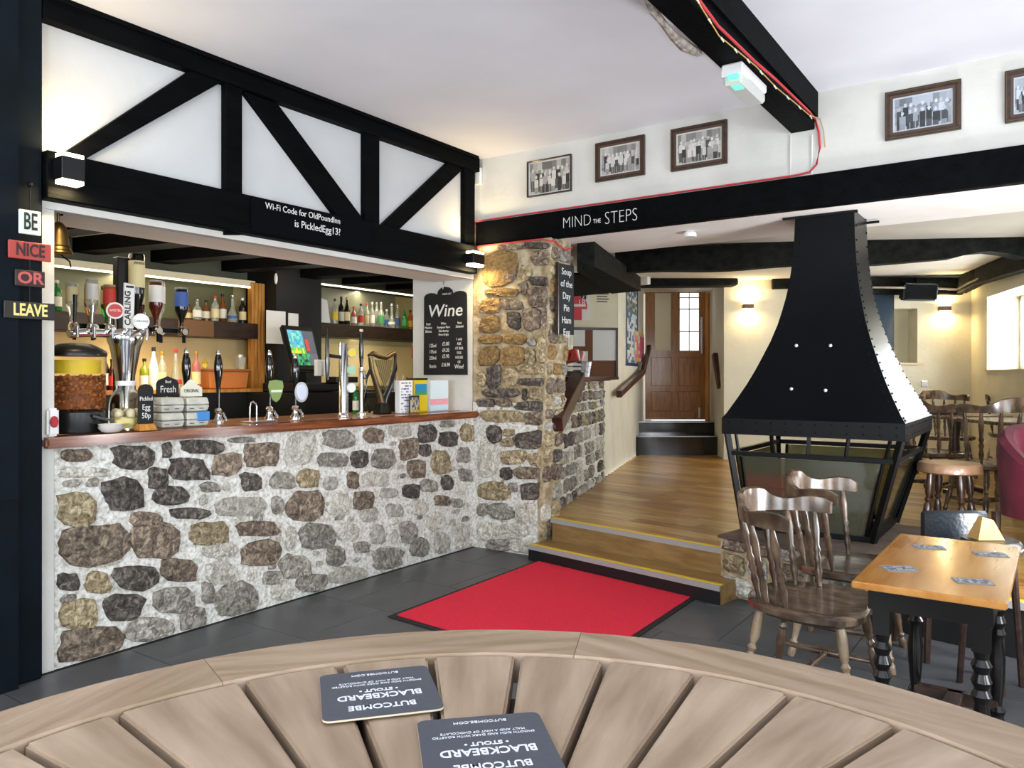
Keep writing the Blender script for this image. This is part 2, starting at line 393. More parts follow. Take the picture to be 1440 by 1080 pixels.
def rough_sheet(name, o, u, v, nu, nv, nrm, amp, m, parent):
    vs = []; fs = []; nrm = Vector(nrm)
    for j in range(nv+1):
        for i in range(nu+1):
            a = 0 if i in (0, nu) or j in (0, nv) else random.uniform(-amp, amp)
            vs.append(Vector(o) + Vector(u)*(i/nu) + Vector(v)*(j/nv) + nrm*a)
    for j in range(nv):
        for i in range(nu): a = j*(nu+1)+i; fs.append((a, a+1, a+nu+2, a+nu+1))
    me = bpy.data.meshes.new(name); me.from_pydata(vs, [], fs); me.update(); me.materials.append(m)
    for p in me.polygons: p.use_smooth = True
    ob = bpy.data.objects.new(name, me); COL.objects.link(ob); ob.parent = parent; return ob
rough_sheet('mortar_face', (BX, 1.80, 0), (0, 3.30, 0), (0, 0, 1.07), 130, 44, (1,0,0), .007, mortar, wf)
C1 = """95,165,215,215,B;290,150,450,245,D;480,140,515,200,D;555,128,718,185,D;730,120,835,142,G;80,235,290,275,L;255,275,415,405,D
425,235,500,320,D;505,198,658,288,D;670,180,780,270,B;795,143,922,235,B;440,303,582,380,D;625,290,700,330,G;780,255,857,328,D
80,328,228,458,T;358,402,478,465,B;505,388,660,433,D;680,345,880,420,L;890,342,940,412,G;88,448,350,615,B;362,438,553,585,B
582,440,735,533,T;757,437,925,500,B;635,515,770,580,L;778,508,930,612,B;80,635,163,708,D;188,628,285,718,T;295,610,462,706,D
475,578,615,675,B;640,590,770,680,L;860,630,930,680,G;85,733,233,850,T;258,712,410,822,D;438,688,605,793,G;628,670,680,752,G
685,668,848,808,G;80,838,330,975,B;340,805,528,905,G;548,765,650,858,G"""
C2 = """68,165,215,320,L;255,150,398,240,G;440,140,540,215,B;565,125,670,185,L;700,125,790,215,D;805,105,875,140,G;800,155,890,232,D
900,118,968,210,T;230,255,370,328,G;380,250,466,332,D;480,235,592,332,G;612,190,700,292,B;703,218,762,278,D;765,245,855,362,T
885,232,948,308,G;0,350,118,430,G;130,335,235,430,T;255,370,320,440,L;360,350,418,430,B;435,345,560,420,L;648,295,737,380,B
895,335,958,398,G;78,435,256,585,B;270,450,385,555,L;395,440,490,530,B;515,425,610,475,L;628,408,708,475,D;710,385,790,445,G
810,365,865,435,D;778,458,855,512,B;425,515,510,590,L;550,500,630,565,L;668,480,750,555,L;860,475,910,520,G;0,585,50,700,L
70,610,122,722,L;135,595,305,718,G;320,590,420,680,L;615,585,700,690,G;735,540,830,630,L;475,600,545,690,L;565,620,605,690,L
45,740,193,858,G;265,705,358,800,G;395,680,470,735,G;665,662,750,755,G;775,635,855,740,L;870,590,950,690,L;120,830,270,925,G
285,800,465,880,L;485,712,630,815,G;0,860,110,960,L;870,680,960,720,L;330,250,360,262,L"""
def parse(s): return [(*map(float, q.split(',')[:4]), q.split(',')[4].strip()) for q in s.replace('\n', ';').split(';') if q.strip()]
for (lst, ox, oy, sc) in ((C1, 50, 570, 2.7), (C2, 380, 560, 3.376)):
    for (x0, y0, x1, y1, t) in parse(lst):
        if x1-x0 < 32 and y1-y0 < 32: continue
        pts = blob((x0+x1)/2/sc+ox, (y0+y1)/2/sc+oy, (x1-x0)/sc*1.05, (y1-y0)/sc*1.05)
        w = [PX(x, y, BX+.004) for x, y in pts]
        w = [Vector((BX+.004, min(max(p.y, 1.81), 5.095), min(max(p.z, .004), 1.062))) for p in w]
        rubble(wf, 'stone', w, (1,0,0), .016 if t != 'L' else .009, t, 0)

boxes = []
for (lst, ox, oy, sc_) in ((C1, 50, 570, 2.7), (C2, 380, 560, 3.376)):
    for (x0, y0, x1, y1, t) in parse(lst):
        a_, b_ = PX(x0/sc_+ox, y1/sc_+oy, BX), PX(x1/sc_+ox, y0/sc_+oy, BX); boxes.append((a_.y, b_.y, a_.z, b_.z))
nf = 0
for tr_ in range(4000):
    if nf > 70: break
    w_, h_ = random.uniform(.05, .13), random.uniform(.03, .075); y_, z_ = random.uniform(1.86, 5.05), random.uniform(.03, 1.03)
    bx4 = (y_-w_/2, y_+w_/2, z_-h_/2, z_+h_/2)
    if any(bx4[0] < q[1]+.012 and bx4[1] > q[0]-.012 and bx4[2] < q[3]+.01 and bx4[3] > q[2]-.01 for q in boxes): continue
    boxes.append(bx4); nf += 1
    rubble(wf, 'stone', [Vector((BX+.003, a_, b_)) for a_, b_ in blob(y_, z_, w_, h_)], (1,0,0), .008, random.choice('LLLG'), 0)
# ------------------------------------------------------------------ stone pillar and half wall
CT, CB = -3.185, -3.31       # corner x at the top and bottom
pil = struct(MB().hexa([(BX, 5.10, 0), (CB, 5.10, 0), (CB-.0, 5.40, 0), (BX, 5.40, 0)],
                       [(BX, 5.10, 2.5), (CT, 5.10, 2.5), (CT-.0, 5.40, 2.5), (BX, 5.40, 2.5)]).build('wall_pillar', mortarb))
rough_sheet('mortar_face', (BX, 5.094, 0), (CB-BX+.0, 0, 0), (0, 0, 1.2), 26, 44, (0,-1,0), .008, mortar, pil)
PS = """95,35,180,50,B;185,25,265,46,D;215,50,262,80,B;45,60,150,165,O;165,100,205,150,T;205,70,262,100,B;165,158,190,196,B;200,140,262,168,D
60,178,160,205,O;195,175,262,240,B;35,212,100,258,O;128,255,168,310,D;178,245,235,315,B;240,245,263,310,B;35,270,100,325,O
35,332,105,360,O;115,328,185,362,O;108,370,180,428,O;32,368,98,430,O;185,375,218,430,T;192,340,220,368,G;225,332,262,425,T
60,432,103,505,D;118,440,160,500,T;165,432,260,460,T;168,475,260,498,D;28,455,55,500,T;50,508,163,538,D;175,510,190,545,D
197,502,260,545,T;28,542,82,568,D;90,542,140,568,B;155,552,260,580,D;45,580,178,620,T;185,585,248,628,B;60,632,105,685,D
115,640,148,666,T;107,672,146,700,T;152,650,258,705,D;30,692,92,795,L;108,712,186,760,T;195,724,255,765,T;103,768,141,808,D
147,768,250,805,B;35,818,128,878,T;132,820,160,850,G;172,820,248,872,D;65,888,143,938,G;28,890,60,930,G;155,885,213,955,L
30,948,80,1010,L;86,953,198,1000,L;60,1008,130,1050,G;140,1005,215,1050,L;115,108,155,150,B;105,215,170,248,B"""
for (x0, y0, x1, y1, t) in parse(PS):
    pts = blob((x0+x1)/2/2.348+660, (y0+y1)/2/2.348+330, (x1-x0)/2.348*1.16, (y1-y0)/2.348*1.14, sq=random.uniform(3, 5))
    w = [PY(x, y, 5.09) for x, y in pts]
    w = [Vector((min(max(p.x, BX+.01), CB-.01+(CT-CB)*p.z/2.5), 5.092, min(max(p.z, .004), 2.49))) for p in w]
    rubble(pil, 'stone', w, (0,-1,0), .022, t, 0)
# side faces: full-height pillar flank then half wall
def rubble_face(parent, o, u, L, z0, z1, nrm, tones, rowh=(.07, .13), wid=(.09, .2), zbot=None, dep=.018, lim=999, fmap=None):
    z = z0; cnt = 0
    while z < z1-.04:
        h = min(random.uniform(*rowh), z1-z); s = random.uniform(-.05, 0)
        while s < L-.03:
            w = random.uniform(*wid); a, b = max(s, .005), min(s+w, L-.005)
            if b-a > .035 and random.random() < .93 and cnt < lim:
                pts = blob((a+b)/2, z+h/2+random.uniform(-.008, .008), (b-a)*.93, h*.90)
                q = [fmap(x, min(max(y, z0+.003), z1-.004)) if fmap else Vector(o) + Vector(u)*x + Z*min(max(y, z0+.003), z1-.004) for x, y in pts]
                if zbot is None or min(v.z for v in q) > zbot:
                    rubble(parent, 'stone', q, nrm, dep, tones(s, z), 0); cnt += 1
            s += w
        z += h
sideN = Vector((LWd.y, -LWd.x, 0))
HWL = 2.62; HWT = 1.36
pf = Vector((CT-CB, 0, 2.5))
FL0 = Vector((CB+.005, 5.10, 0)); 
hw = struct(MB().hexa([LW(.12), LW(HWL), LW(HWL, 0, -.3), LW(.12, 0, -.3)], [LW(.12, HWT), LW(HWL, HWT), LW(HWL, HWT, -.3), LW(.12, HWT, -.3)]).build('wall_half', mortar))
rubble_face(hw, LW(.34, 0, .002), LWd, HWL-.34, .0, HWT, sideN, lambda s, z: random.choice('GDGTBL' if z > .8 else 'GLDGL'), rowh=(.09, .16), wid=(.13, .30), dep=.022)
# flank of the full pillar above the half wall
fl = Vector((0.0, 1, 0))
rubble_face(pil, None, None, .30, .0, 2.49, (.96,.28,0), lambda s, z: random.choice('BTGO' if z > 1.2 else 'GLDBT'), rowh=(.09, .16), wid=(.11, .20), dep=.02, fmap=lambda s, z: Vector((CB+(CT-CB)*z/2.5 + .003, 5.10+s, z)))

# ------------------------------------------------------------------ raised floor, steps
plat = struct(MB().hexa([EA+Vector((0,0,-.05)), EA+eL*4.6+Vector((0,0,-.05)), EA+eL*4.6+nL*7.4+Vector((0,0,-.05)), EA+nL*7.4+eL*-1.8+Vector((0,0,-.05))],
     [EA+Z*.27, EA+eL*4.6+Z*.27, EA+eL*4.6+nL*7.4+Z*.27, EA+nL*7.4+eL*-1.8+Z*.27]).build('platform', flat('black_riser', '131416', .5)))
def linex(p, d, q0, q1):      # parameter along d from p where line q0-q1 is crossed
    e = q1-q0; den = d.x*e.y - d.y*e.x; w = q0-p; return (w.x*e.y - w.y*e.x)/den
PW = .165; meshes = {}
for i in range(39):
    c0 = EA + nL*(.012 + i*PW); mid = c0 + nL*PW/2
    a = max(linex(mid, eL, LW(0), LW(8)), -9)+.03; b = linex(mid, eL, RW0, RW1)-.03
    s = a; first = True
    while s < b-.05:
        e = min(s + (random.uniform(.6, 1.6) if first else random.choice((1.2, 1.5, 1.8))), b); first = False
        if b-e < .3: e = b
        q = [c0+eL*(s+.001)+nL*.001, c0+eL*(e-.001)+nL*.001, c0+eL*(e-.001)+nL*(PW-.001), c0+eL*(s+.001)+nL*(PW-.001)]
        M = Matrix(((eL.x, nL.x, 0, c0.x+eL.x*s), (eL.y, nL.y, 0, c0.y+eL.y*s), (0,0,1,.27), (0,0,0,1)))
        o = MB().box(.001, e-s-.001, .001, PW-.001, 0, .018+random.random()*.0012).build('floor_plank', random.choice(oaks), plat)
        o.location = M.to_translation(); o.rotation_euler = (0, 0, math.atan2(eL.y, eL.x)); s = e
SW = 1.50     # step width along the edge
def strip_(name, m, c, u, L, w0, w1, z0, z1, par):
    q = [c+nL*w0, c+u*L+nL*w0, c+u*L+nL*w1, c+nL*w1]
    return MB().hexa([p+Z*z0 for p in q], [p+Z*z1 for p in q]).build(name, m, par)
rwood = mat('step_oak', rgb('8a6d42'), .4, var=(rgb('7a5e36'), rgb('96794c')), scale=3, stretch=(1,8,8))
grey = flat('grey_nosing', '9a9a98', .5); yel = flat('yellow_nosing', 'dcb62c', .5)
stp = struct(strip_('steps', rwood, EA+eL*-.02, eL, SW+.15, -.255, 0, .0, .112, None))
strip_('tread', rwood, EA+eL*-.02, eL, SW+.15, -.24, -.0, .112, .120, stp)
strip_('riser', flat('black_riser', '131416', .5), EA+eL*-.02, eL, SW+.15, -.261, -.253, .0, .088, stp)
strip_('riser', rwood, EA, eL, SW, -.012, -.001, .12, .262, stp)
for (w, z, dy) in ((-.267, .086, .13), (-.014, .256, 0)):
    strip_('nosing', grey, EA+eL*-.02, eL, SW+.02+dy, w, w+.02, z, z+.034, stp)
    strip_('nosing_stripe', yel, EA+eL*-.02, eL, SW+.02+dy, w+.016, w+.05, z+.03, z+.0375, stp)
strip_('nosing', grey, EA+eL*2.2, eL, 2.3, -.014, .006, .25, .288, plat)
strip_('nosing_stripe', yel, EA+eL*2.2, eL, 2.3, .004, .03, .286, .2935, plat)
# stone plinth under the hood
pl0 = EA+eL*(SW+.005); PH = .37
pq = (pl0-nL*.035, pl0+eL*.92-nL*.035, pl0+eL*.92+nL*1.15, pl0+nL*1.15)
pt = struct(MB().hexa(pq, [p+Z*PH for p in pq]).build('wall_plinth', mortarb))
rubble_face(pt, pl0-nL*.037, eL, .92, .0, PH, -nL, lambda s, z: random.choice('GBLT'), rowh=(.11, .15), wid=(.16, .3), dep=.03)
pq = (pl0-nL*.06-eL*.01, pl0+eL*.93-nL*.06, pl0+eL*.93+nL*1.16, pl0+nL*1.16-eL*.01)
MB().hexa([p+Z*PH for p in pq], [p+Z*(PH+.018) for p in pq]).build('capping', mat('hearth_slab', rgb('4a3d34'), .6, var=(rgb('3c312a'), rgb('5a4c42')), scale=9), pt)

# ------------------------------------------------------------------ back room walls
BH = 2.70
bl0 = LW(5.75)                                     # left wall from half wall end to past the black steps
bpl = mat('back_plaster', rgb('d6d2c0'), .9, bump=.3, bscale=12, var=(rgb('cfcab6'), rgb('dcd8c8')), scale=3)
_c = RF((869-CXP)/FPX, 1); sU = (Vector((_c.x, _c.y, 0))*linex(Vector((0,0,0)), Vector((_c.x, _c.y, 0)), LW(0), LW(8)) - LW(0)).length
quadwall('wall_left_back', LW(HWL+.06)[:2], LW(sU)[:2], .27, 1.37, .03, bpl, (), 1)
quadwall('wall_left_upper', LW(sU)[:2], LW(6.9)[:2], .27, BH, .10, bpl, (), 1)
tag(MB().slab([LW(HWL+.02, 1.37, .01), LW(sU, 1.37, .01), LW(sU, 1.37, -.5), LW(HWL+.02, 1.37, -.5)], (0,0,.035)).build('ledge', redwood), 'dark ledge board below the notice board, beyond the stone half wall', 'ledge')
# notice board recess wall
nb0, nb1 = atZ(760, 9.4, 0), LW(sU+.005)
quadwall('wall_notice', nb0[:2], nb1[:2], .0, BH, .1, cream, (), 1)
quadwall('wall_recess_left', (-4.7, 5.4), nb0[:2], 0, BH, .1, cream, (), 1)
B0 = atZ(1018, 10.45, 0); B1 = atZ(1366, 9.95, 0)
bwd = (B1-B0).normalized(); BWL = (B1-B0).length
def BWp(px, py):     # point on the back wall seen at a pixel
    lo, hi = 8., 12.
    t = (px-CXP)/FPX
    # R=tF ; find F so that point lies on B0-B1 line
    c0 = RF(t, 1); k = linex(Vector((0,0,0)), Vector((c0.x, c0.y, 0)), B0, B1); return P(px, py, k)
nz0 = BWp(1257, 500); nz1 = BWp(1290, 500)
s0 = (nz0-B0).dot(bwd); s1 = (nz1-B0).dot(bwd)
zc0 = BWp(1270, 510).z; zc1 = BWp(1270, 434).z
wback = quadwall('wall_back', B0[:2], B1[:2], .27, BH, .5, cream, ((s0, s1, zc0, zc1),), 1)
MB().slab([B0+bwd*s0+Z*zc0+Vector((0,0,0))+Vector((-bwd.y,bwd.x,0))*.35, B0+bwd*s1+Z*zc0+Vector((-bwd.y,bwd.x,0))*.35, B0+bwd*s1+Z*zc1+Vector((-bwd.y,bwd.x,0))*.35, B0+bwd*s0+Z*zc1+Vector((-bwd.y,bwd.x,0))*.35], Vector((-bwd.y,bwd.x,0))*.02).build('niche_back', cream, wback)
nb = Vector((bwd.y, -bwd.x, 0))
MB().slab([B0+bwd*(s0-.05)+Z*(zc0-.03), B0+bwd*(s1+.08)+Z*(zc0-.03), B0+bwd*(s1+.08)+Z*zc0, B0+bwd*(s0-.05)+Z*zc0], nb*.03).build('niche_sill', flat('sill_wood', 'c9b491', .6), wback)
# right wall with the big window
RWn = (RW1-B1).normalized()
def RWp(px, py):
    t = (px-CXP)/FPX; c0 = RF(t, 1); k = linex(Vector((0,0,0)), Vector((c0.x, c0.y, 0)), B1, RW1); return P(px, py, k)
w0 = (RWp(1388, 500)-B1).dot(RWn)
quadwall('wall_right_back', B1[:2], RW1[:2], .27, BH, .42, cream, ((w0, w0+1.75, RWp(1390, 520).z, 2.36), (w0+2.4, w0+4.0, 1.45, 2.36)), 1)
WZ = RWp(1390, 520).z
win = struct(bpy.data.objects.new('window_1', None)); COL.objects.link(win)
wo = Vector((-RWn.y, RWn.x, 0))
q0 = B1+RWn*w0+wo*.34
for a, b, c, d in ((0, .05, WZ, 2.36), (1.70, 1.75, WZ, 2.36), (.85, .90, WZ, 2.36), (0, 1.75, WZ, WZ+.06), (0, 1.75, 2.30, 2.36)):
    MB().slab([q0+RWn*a+Z*c, q0+RWn*b+Z*c, q0+RWn*b+Z*d, q0+RWn*a+Z*d], wo*.05).build('window_frame', whitep, win)
MB().slab([q0+wo*.02+Z*WZ, q0+wo*.02+RWn*1.75+Z*WZ, q0+wo*.02+RWn*1.75+Z*2.36, q0+wo*.02+Z*2.36], wo*.005).build('pane', skyglass, win)
MB().slab([B1+RWn*(w0-.03)+Z*(WZ-.025), B1+RWn*(w0+1.8)+Z*(WZ-.025), B1+RWn*(w0+1.8)+Z*WZ, B1+RWn*(w0-.03)+Z*WZ], -wo*.02).build('window_sill', flat('sill_wood', 'c9b491', .6), win)
lamp('AREA', 'window_daylight', B1+RWn*(w0+.9)+wo*.5+Z*1.95, 75, DAY, B1+RWn*(w0+.9)-wo*3+Z*1.5, 1.7, .9)
lamp('AREA', 'window_daylight', B1+RWn*(w0+3.2)+wo*.5+Z*1.95, 35, DAY, B1+RWn*(w0+3.2)-wo*3+Z*1.4, 1.6, .9)
rb = thing('red_planter', 'small red box standing on the sill of the bright window at the right', 'box', RWp(1437, 519)+wo*.12)
boxo('tub', flat('red_paint', 'a5342a', .5), rb, -.07, .07, -.05, .05, .005, .10, bevel=.006)
MB().ball((0,0,.13), .05, 8).ball((.03,.02,.17), .03, 8).build('plant', flat('dry_leaf', 'c9a8a0', .8), rb)
struct(MB().prism([tuple(p[:2]) for p in ((-5.9, 6.0, 0), (1.3, 6.0, 0), (1.3, 13, 0), (-5.9, 13, 0))], BH, BH+.1).build('ceiling_back', mat('back_ceiling', rgb('cfc9bd'), .9, bump=.2, bscale=8, var=(rgb('c9c3b6'), rgb('d6d0c4')), scale=2)))
# passage to the door
D0 = atZ(893, 11.75, 0); D1 = atZ(1030, 11.75, 0); dd = (D1-D0).normalized(); dn = Vector((dd.y, -dd.x, 0))
ds0 = (atZ(905, 11.75, 0)-D0).length; ds1 = (atZ(994, 11.75, 0)-D0).length
struct(quadwall('wall_door', atZ(880, 11.75, 0)[:2], atZ(1035, 11.75, 0)[:2], .27, BH, .12, cream,
        (((atZ(905, 11.75, 0)-atZ(880, 11.75, 0)).length, (atZ(994, 11.75, 0)-atZ(880, 11.75, 0)).length, .75, 2.66),), 1))
quadwall('wall_passage_right', B0[:2], atZ(998, 11.78, 0)[:2], .27, BH, .1, cream, (), -1)
bs = struct(MB().hexa([atZ(890, 11.0, .27), atZ(1020, 11.0, .27), atZ(1020, 11.8, .27), atZ(885, 11.8, .27)], [atZ(890, 11.0, .565), atZ(1020, 11.0, .565), atZ(1020, 11.8, .565), atZ(885, 11.8, .565)]).build('steps_black', glossb))
MB().hexa([atZ(890, 11.3, .56), atZ(1020, 11.3, .56), atZ(1020, 11.8, .56), atZ(885, 11.8, .56)], [atZ(890, 11.3, .75), atZ(1020, 11.3, .75), atZ(1020, 11.8, .75), atZ(885, 11.8, .75)]).build('tread', glossb, bs)
for F, z in ((10.99, .555), (11.29, .742)):
    MB().bar(atZ(891, F, z), atZ(1014, F, z), .012, .012).build('nosing', steel, bs)
dr = struct(thing('door_1', None, None, atZ(908, 11.68, .76), YAW)); dh = 1.90; dw = .93
def dpt(px, py): p = P(px, py, 11.68); v = p - atZ(908, 11.68, .76); return (v.dot(Vector((CA, SA, 0))), v.z)
d2 = MB(); x2 = dpt(992, 500)[0]; za = dpt(920, 493)[1]; zb = dpt(920, 412)[1]
cols = [0, dpt(921, 0)[0], dpt(944, 0)[0], dpt(956, 0)[0], dpt(983, 0)[0], x2]
d2.box(0, x2, 0, .045, 0, za).box(0, x2, 0, .045, zb, 1.92)
for a, b in ((0, 1), (2, 3), (4, 5)): d2.box(cols[a], cols[b], 0, .045, za, zb)
d2.build('door_leaf', doorw, dr)
for (a, b) in ((.08, cols[2]+.01), (cols[3]-.02, x2-.08)):
    for (c, d) in ((.12, .42), (.50, za-.10)):
        MB().box(a, b, -.012, .0, c, d).build('raised_panel', doorw, dr, .008)
MB().box(cols[1], cols[2], .02, .025, za, zb).build('pane', flat('frosted_pane', 'cfc6a8', .5), dr)
MB().box(cols[3], cols[4], .02, .025, za, zb).build('pane', mat('glowing_pane', (1,1,1), .3, emit=(.95,.98,1), estr=1.0), dr)  # pane emits light itself, standing in for the bright window beyond
for z in (za+(zb-za)*.33, za+(zb-za)*.72, za+(zb-za)*.92): MB().box(cols[3], cols[4], .010, .02, z-.008, z+.008).build('glazing_bar', flat('grey_bar', '8d9298', .5), dr)
MB().box((cols[3]+cols[4])/2-.006, (cols[3]+cols[4])/2+.006, .010, .02, za, zb).build('glazing_bar', flat('grey_bar', '8d9298', .5), dr)
MB().bar((x2-.07, -.05, za-.05), (x2-.07, -.05, za+.5), .02, .02).bar((x2-.07, -.05, za), (x2-.07, 0, za), .015, .015).bar((x2-.07, -.05, za+.45), (x2-.07, 0, za+.45), .015, .015).build('door_handle', steel, dr)
MB().rod((x2-.1, -.03, .02), (x2-.1, -.03, .18), .018).build('floor_bolt', steel, dr)
for px in (900, 995): MB().bar(atZ(px, 11.66, .75), atZ(px, 11.66, 2.66), .07, .05).build('door_frame', pine, dr, world=True)
bh_ = P(965, 396, 10.35)
lt = struct(MB().bar(P(897, 397, 10.35), P(1034, 396, 10.35), .3, .13).build('trim_4', roughbeam, None, .02))
struct(MB().slab([P(893, 390, 10.4)+Z*.0, P(1022, 390, 10.4), P(1022, 370, 10.4), P(893, 370, 10.4)], RF(0, .1)).build('wall_over_passage', cream))
# red-brown handrails
def rail(pts, label, w=.05, h=.07):
    t = thing('handrail', label, 'handrail', pts[0])
    mb = MB()
    for a, b in zip(pts, pts[1:]): mb.bar(a, b, w, h)
    mb.build('rail', redwood, t, .004, world=True)
    m2 = MB(); 
    for p in pts: m2.bar(Vector(p)+Vector((0,0,-.035)), Vector(p)+Vector((0,0,-.035))-sideN*.12, .02, .02)
    m2.build('bracket', iron, t, world=True); return t
r0, r1, r2 = LW(.12, 1.08, .12), LW(.80, 1.40, .12), LW(HWL-.1, 1.395, .10)
t = thing('handrail', 'dark red-brown boxed handrail sloping up beside the oak steps, on the stone pillar', 'handrail', r0)
MB().bar(LW(.10, 1.03, .09), LW(.95, 1.385, .09), .12, .13).build('sloping_rail', redwood, t, .006, world=True)
ledge = tag(MB().bar(LW(.96, 1.385, -.08), LW(HWL, 1.385, -.08), .34, .045).build('ledge', redwood, None, .006), 'dark wooden ledge board along the top of the stone half wall', 'ledge')
t = thing('handrail', 'dark wooden handrail on the white wall left of the brown door', 'handrail', LW(3.3, 1.25, .1))
MB().bar(LW(3.15, 1.20, .09), LW(5.2, 1.47, .09), .06, .08).bar(LW(5.2, 1.47, .09), LW(5.9, 1.85, .09), .06, .08).build('rail', redwood, t, .005, world=True)
MB().rod(LW(3.3, 1.19, .0), LW(3.3, 1.19, .09), .012).rod(LW(5.0, 1.42, 0), LW(5.0, 1.42, .09), .012).build('bracket', steel, t, world=True)
t = thing('handrail', 'short wooden handrail on the cream wall right of the brown door', 'handrail', P(1006, 500, 10.7))
MB().bar(P(1005, 498, 11.0), P(1013, 545, 10.75), .07, .09).build('rail', redwood, t, .005, world=True)
MB().rod(P(1009, 520, 10.9), P(1016, 520, 10.9), .012).build('bracket', steel, t, world=True)
# ------------------------------------------------------------------ beams of the main and back room
mb_ = thing('lintel_beam', 'long black beam chalked with a steps warning, under the row of old photographs', 'beam', (BX, PWY, 2.48))
boxo('beam', blackw, mb_, BX+.02, 3.2, PWY-.05, PWY+.03, 2.485, 2.69, bevel=.006, world=True)
def ytext(name, body, px, py, size, par, Y, m=chalk, **k): return text(name, body, size, m, par, PY(px, py, Y), (1,0,0), Z, **k)
ytext('lettering', 'MIND', 811, 312, .125, mb_, PWY-.052, xs=.80, off=-.0032)
ytext('lettering', 'THE', 839.5, 311, .045, mb_, PWY-.052, xs=.8)
ytext('lettering', 'STEPS', 873, 305, .135, mb_, PWY-.052, xs=.80, off=-.0034)
e = P(1112, 188, 4.95)
cb = thing('ceiling_beam', 'black boxed beam running from over the camera to the picture wall, red cable along it', 'beam', (PY(1128, 160, PWY).x, PWY-.02, 3.0))
cx0, cx1 = PY(1112, 188, PWY).x, PY(1146, 188, PWY).x
boxo('beam', blackw, cb, cx0, cx1, -.5, PWY-.001, 2.985, 3.219, bevel=.006, world=True)
boxo('side_board', blackw, cb, cx1, cx1+.02, 2.2, PWY-.002, 3.06, 3.219, world=True)
# second beam, in the back room
sb0, sb1 = P(868, 367, 7.6), P(1445, 343, 7.15)
sb = MB()
N = 24; tops = []; bots = []
for i in range(N+1):
    s = i/N; c = sb0.lerp(sb1, s); kx = 868+(1445-868)*s
    up = .03*math.sin(max(0, (kx-1340)/100)*math.pi)*2.2 if kx > 1340 else .012*math.sin(s*17)
    tops.append(c+Z*.118); bots.append(c-Z*.118+Z*up)
for (a, b, c, d) in zip(tops, tops[1:], bots, bots[1:]):
    n_ = RF(0, .16); sb.hexa([c, d, d+n_, c+n_], [a, b, b+n_, a+n_])
tag(sb.build('hewn_beam', roughbeam), 'long rough black beam crossing behind the fireplace hood', 'beam')
tag(MB().hexa([Vector((-3.16, 5.45, 2.26)), Vector((-3.0, 5.45, 2.29)), LW(2.6, 2.34, .42), LW(2.6, 2.32, .1)], [Vector((-3.16, 5.45, 2.49)), Vector((-3.0, 5.45, 2.49)), LW(2.6, 2.49, .42), LW(2.6, 2.49, .1)]).build('hewn_beam', roughbeam), 'rough weathered beam running back from the stone pillar', 'beam')
tag(MB().slab([LW(1.0, 2.33, .1), LW(2.6, 2.33, .1), nb0+Z*2.33+RF(0,-.1), Vector((-4.3, 5.7, 2.33))], (0,0,.02)).build('soffit_board', roughbeam), 'dark boarding under the ceiling above the notice board recess', 'board')
for (a, b, F, lab) in (((1086, 399), (1122, 398), 10.3, 'short black timber on the back wall left of the hood'), ((1205, 402), (1352, 403), 10.0, 'black timber along the top of the back wall behind the speaker')):
    tag(MB().bar(P(*a, F-.0), P(*b, F-.05), .12, .14 if a[0] < 1200 else .22).build('wall_beam', roughbeam, None, .01), lab, 'beam')
tag(MB().bar(P(1352, 402, 9.9), RWp(1388, 388)-wo*.08, .12, .2).bar(RWp(1388, 388)-wo*.08, B1+RWn*4.4-wo*.08+Z*2.52, .12, .2).build('wall_beam', roughbeam, None, .01), 'dark timber running over the bright window at the right', 'beam')

# ================================================================== MAIN ROOM FITTINGS
def frame_from(px0, px1, ytop, ybot, pr):   # corner lower-left, right, up on a plane given by projector
    pass
# up-down wall lights
def updown(o, w, h, d, label, n=(1,0,0), r=(0,1,0), power=3, slots=True, m=blackp):
    n, r = Vector(n), Vector(r); o = Vector(o)
    t = thing('wall_light', label, 'light', o, 0, 'wall lights')
    q = [o - r*w/2, o + r*w/2, o + r*w/2 + n*d, o - r*w/2 + n*d]
    MB().hexa([p - Z*h/2 for p in q], [p + Z*h/2 for p in q]).build('housing', m, t, .002, world=True)
    for s in (-1, 1):
        q2 = [o - r*w*.46 + n*.012, o + r*w*.46 + n*.012, o + r*w*.46 + n*(d-.004), o - r*w*.46 + n*(d-.004)]
        a, b = sorted((s*(h/2+.001), s*(h/2+.018)))
        MB().hexa([p + Z*a for p in q2], [p + Z*b for p in q2]).build('glowing_lens', lit, t, world=True)
        lamp('AREA', 'lamp_and_fill_glow', o + n*d*.6 + Z*s*(h/2+.03), power, WARM, o + n*d*.3 + Z*s*2, w*.9, d*.7)
    return t
a, b = PX(84, 243, -3.9), PX(645, 362, -3.85)
updown((-3.85, a.y-.0, a.z+.0), 0.105, .105, .085, 'black up-and-down wall light glowing at the left end of the bar header', power=3)
updown((-3.85, 4.93, b.z), .15, .08, .09, 'black up-and-down wall light at the right end of the bar header beside the stone pillar', power=3.5)
for px, lab in ((1052, 'small wall light glowing on the cream wall between the brown door and the hood'), (1327, 'small wall light glowing on the cream wall near the corner by the window')):
    p = BWp(px, 431 if px < 1100 else 434)
    updown(p, .13, .06, .08, lab, nb, bwd, 5, m=flat('brown_housing', '6f5138', .5))
wfb = thing('wifi_board', 'black board with chalked wifi code on the bar header beam', 'sign', (BX+.10, PX(436, 310, -3.84).y, 2.30))
y0, y1 = PX(354, 300, -3.84).y, PX(522, 330, -3.84).y
boxo('board', mat('slate_board', rgb('08090d'), .8, spec=.05), wfb, BX+.10, BX+.112, y0, y1, 2.262, 2.47, bevel=.003, world=True)
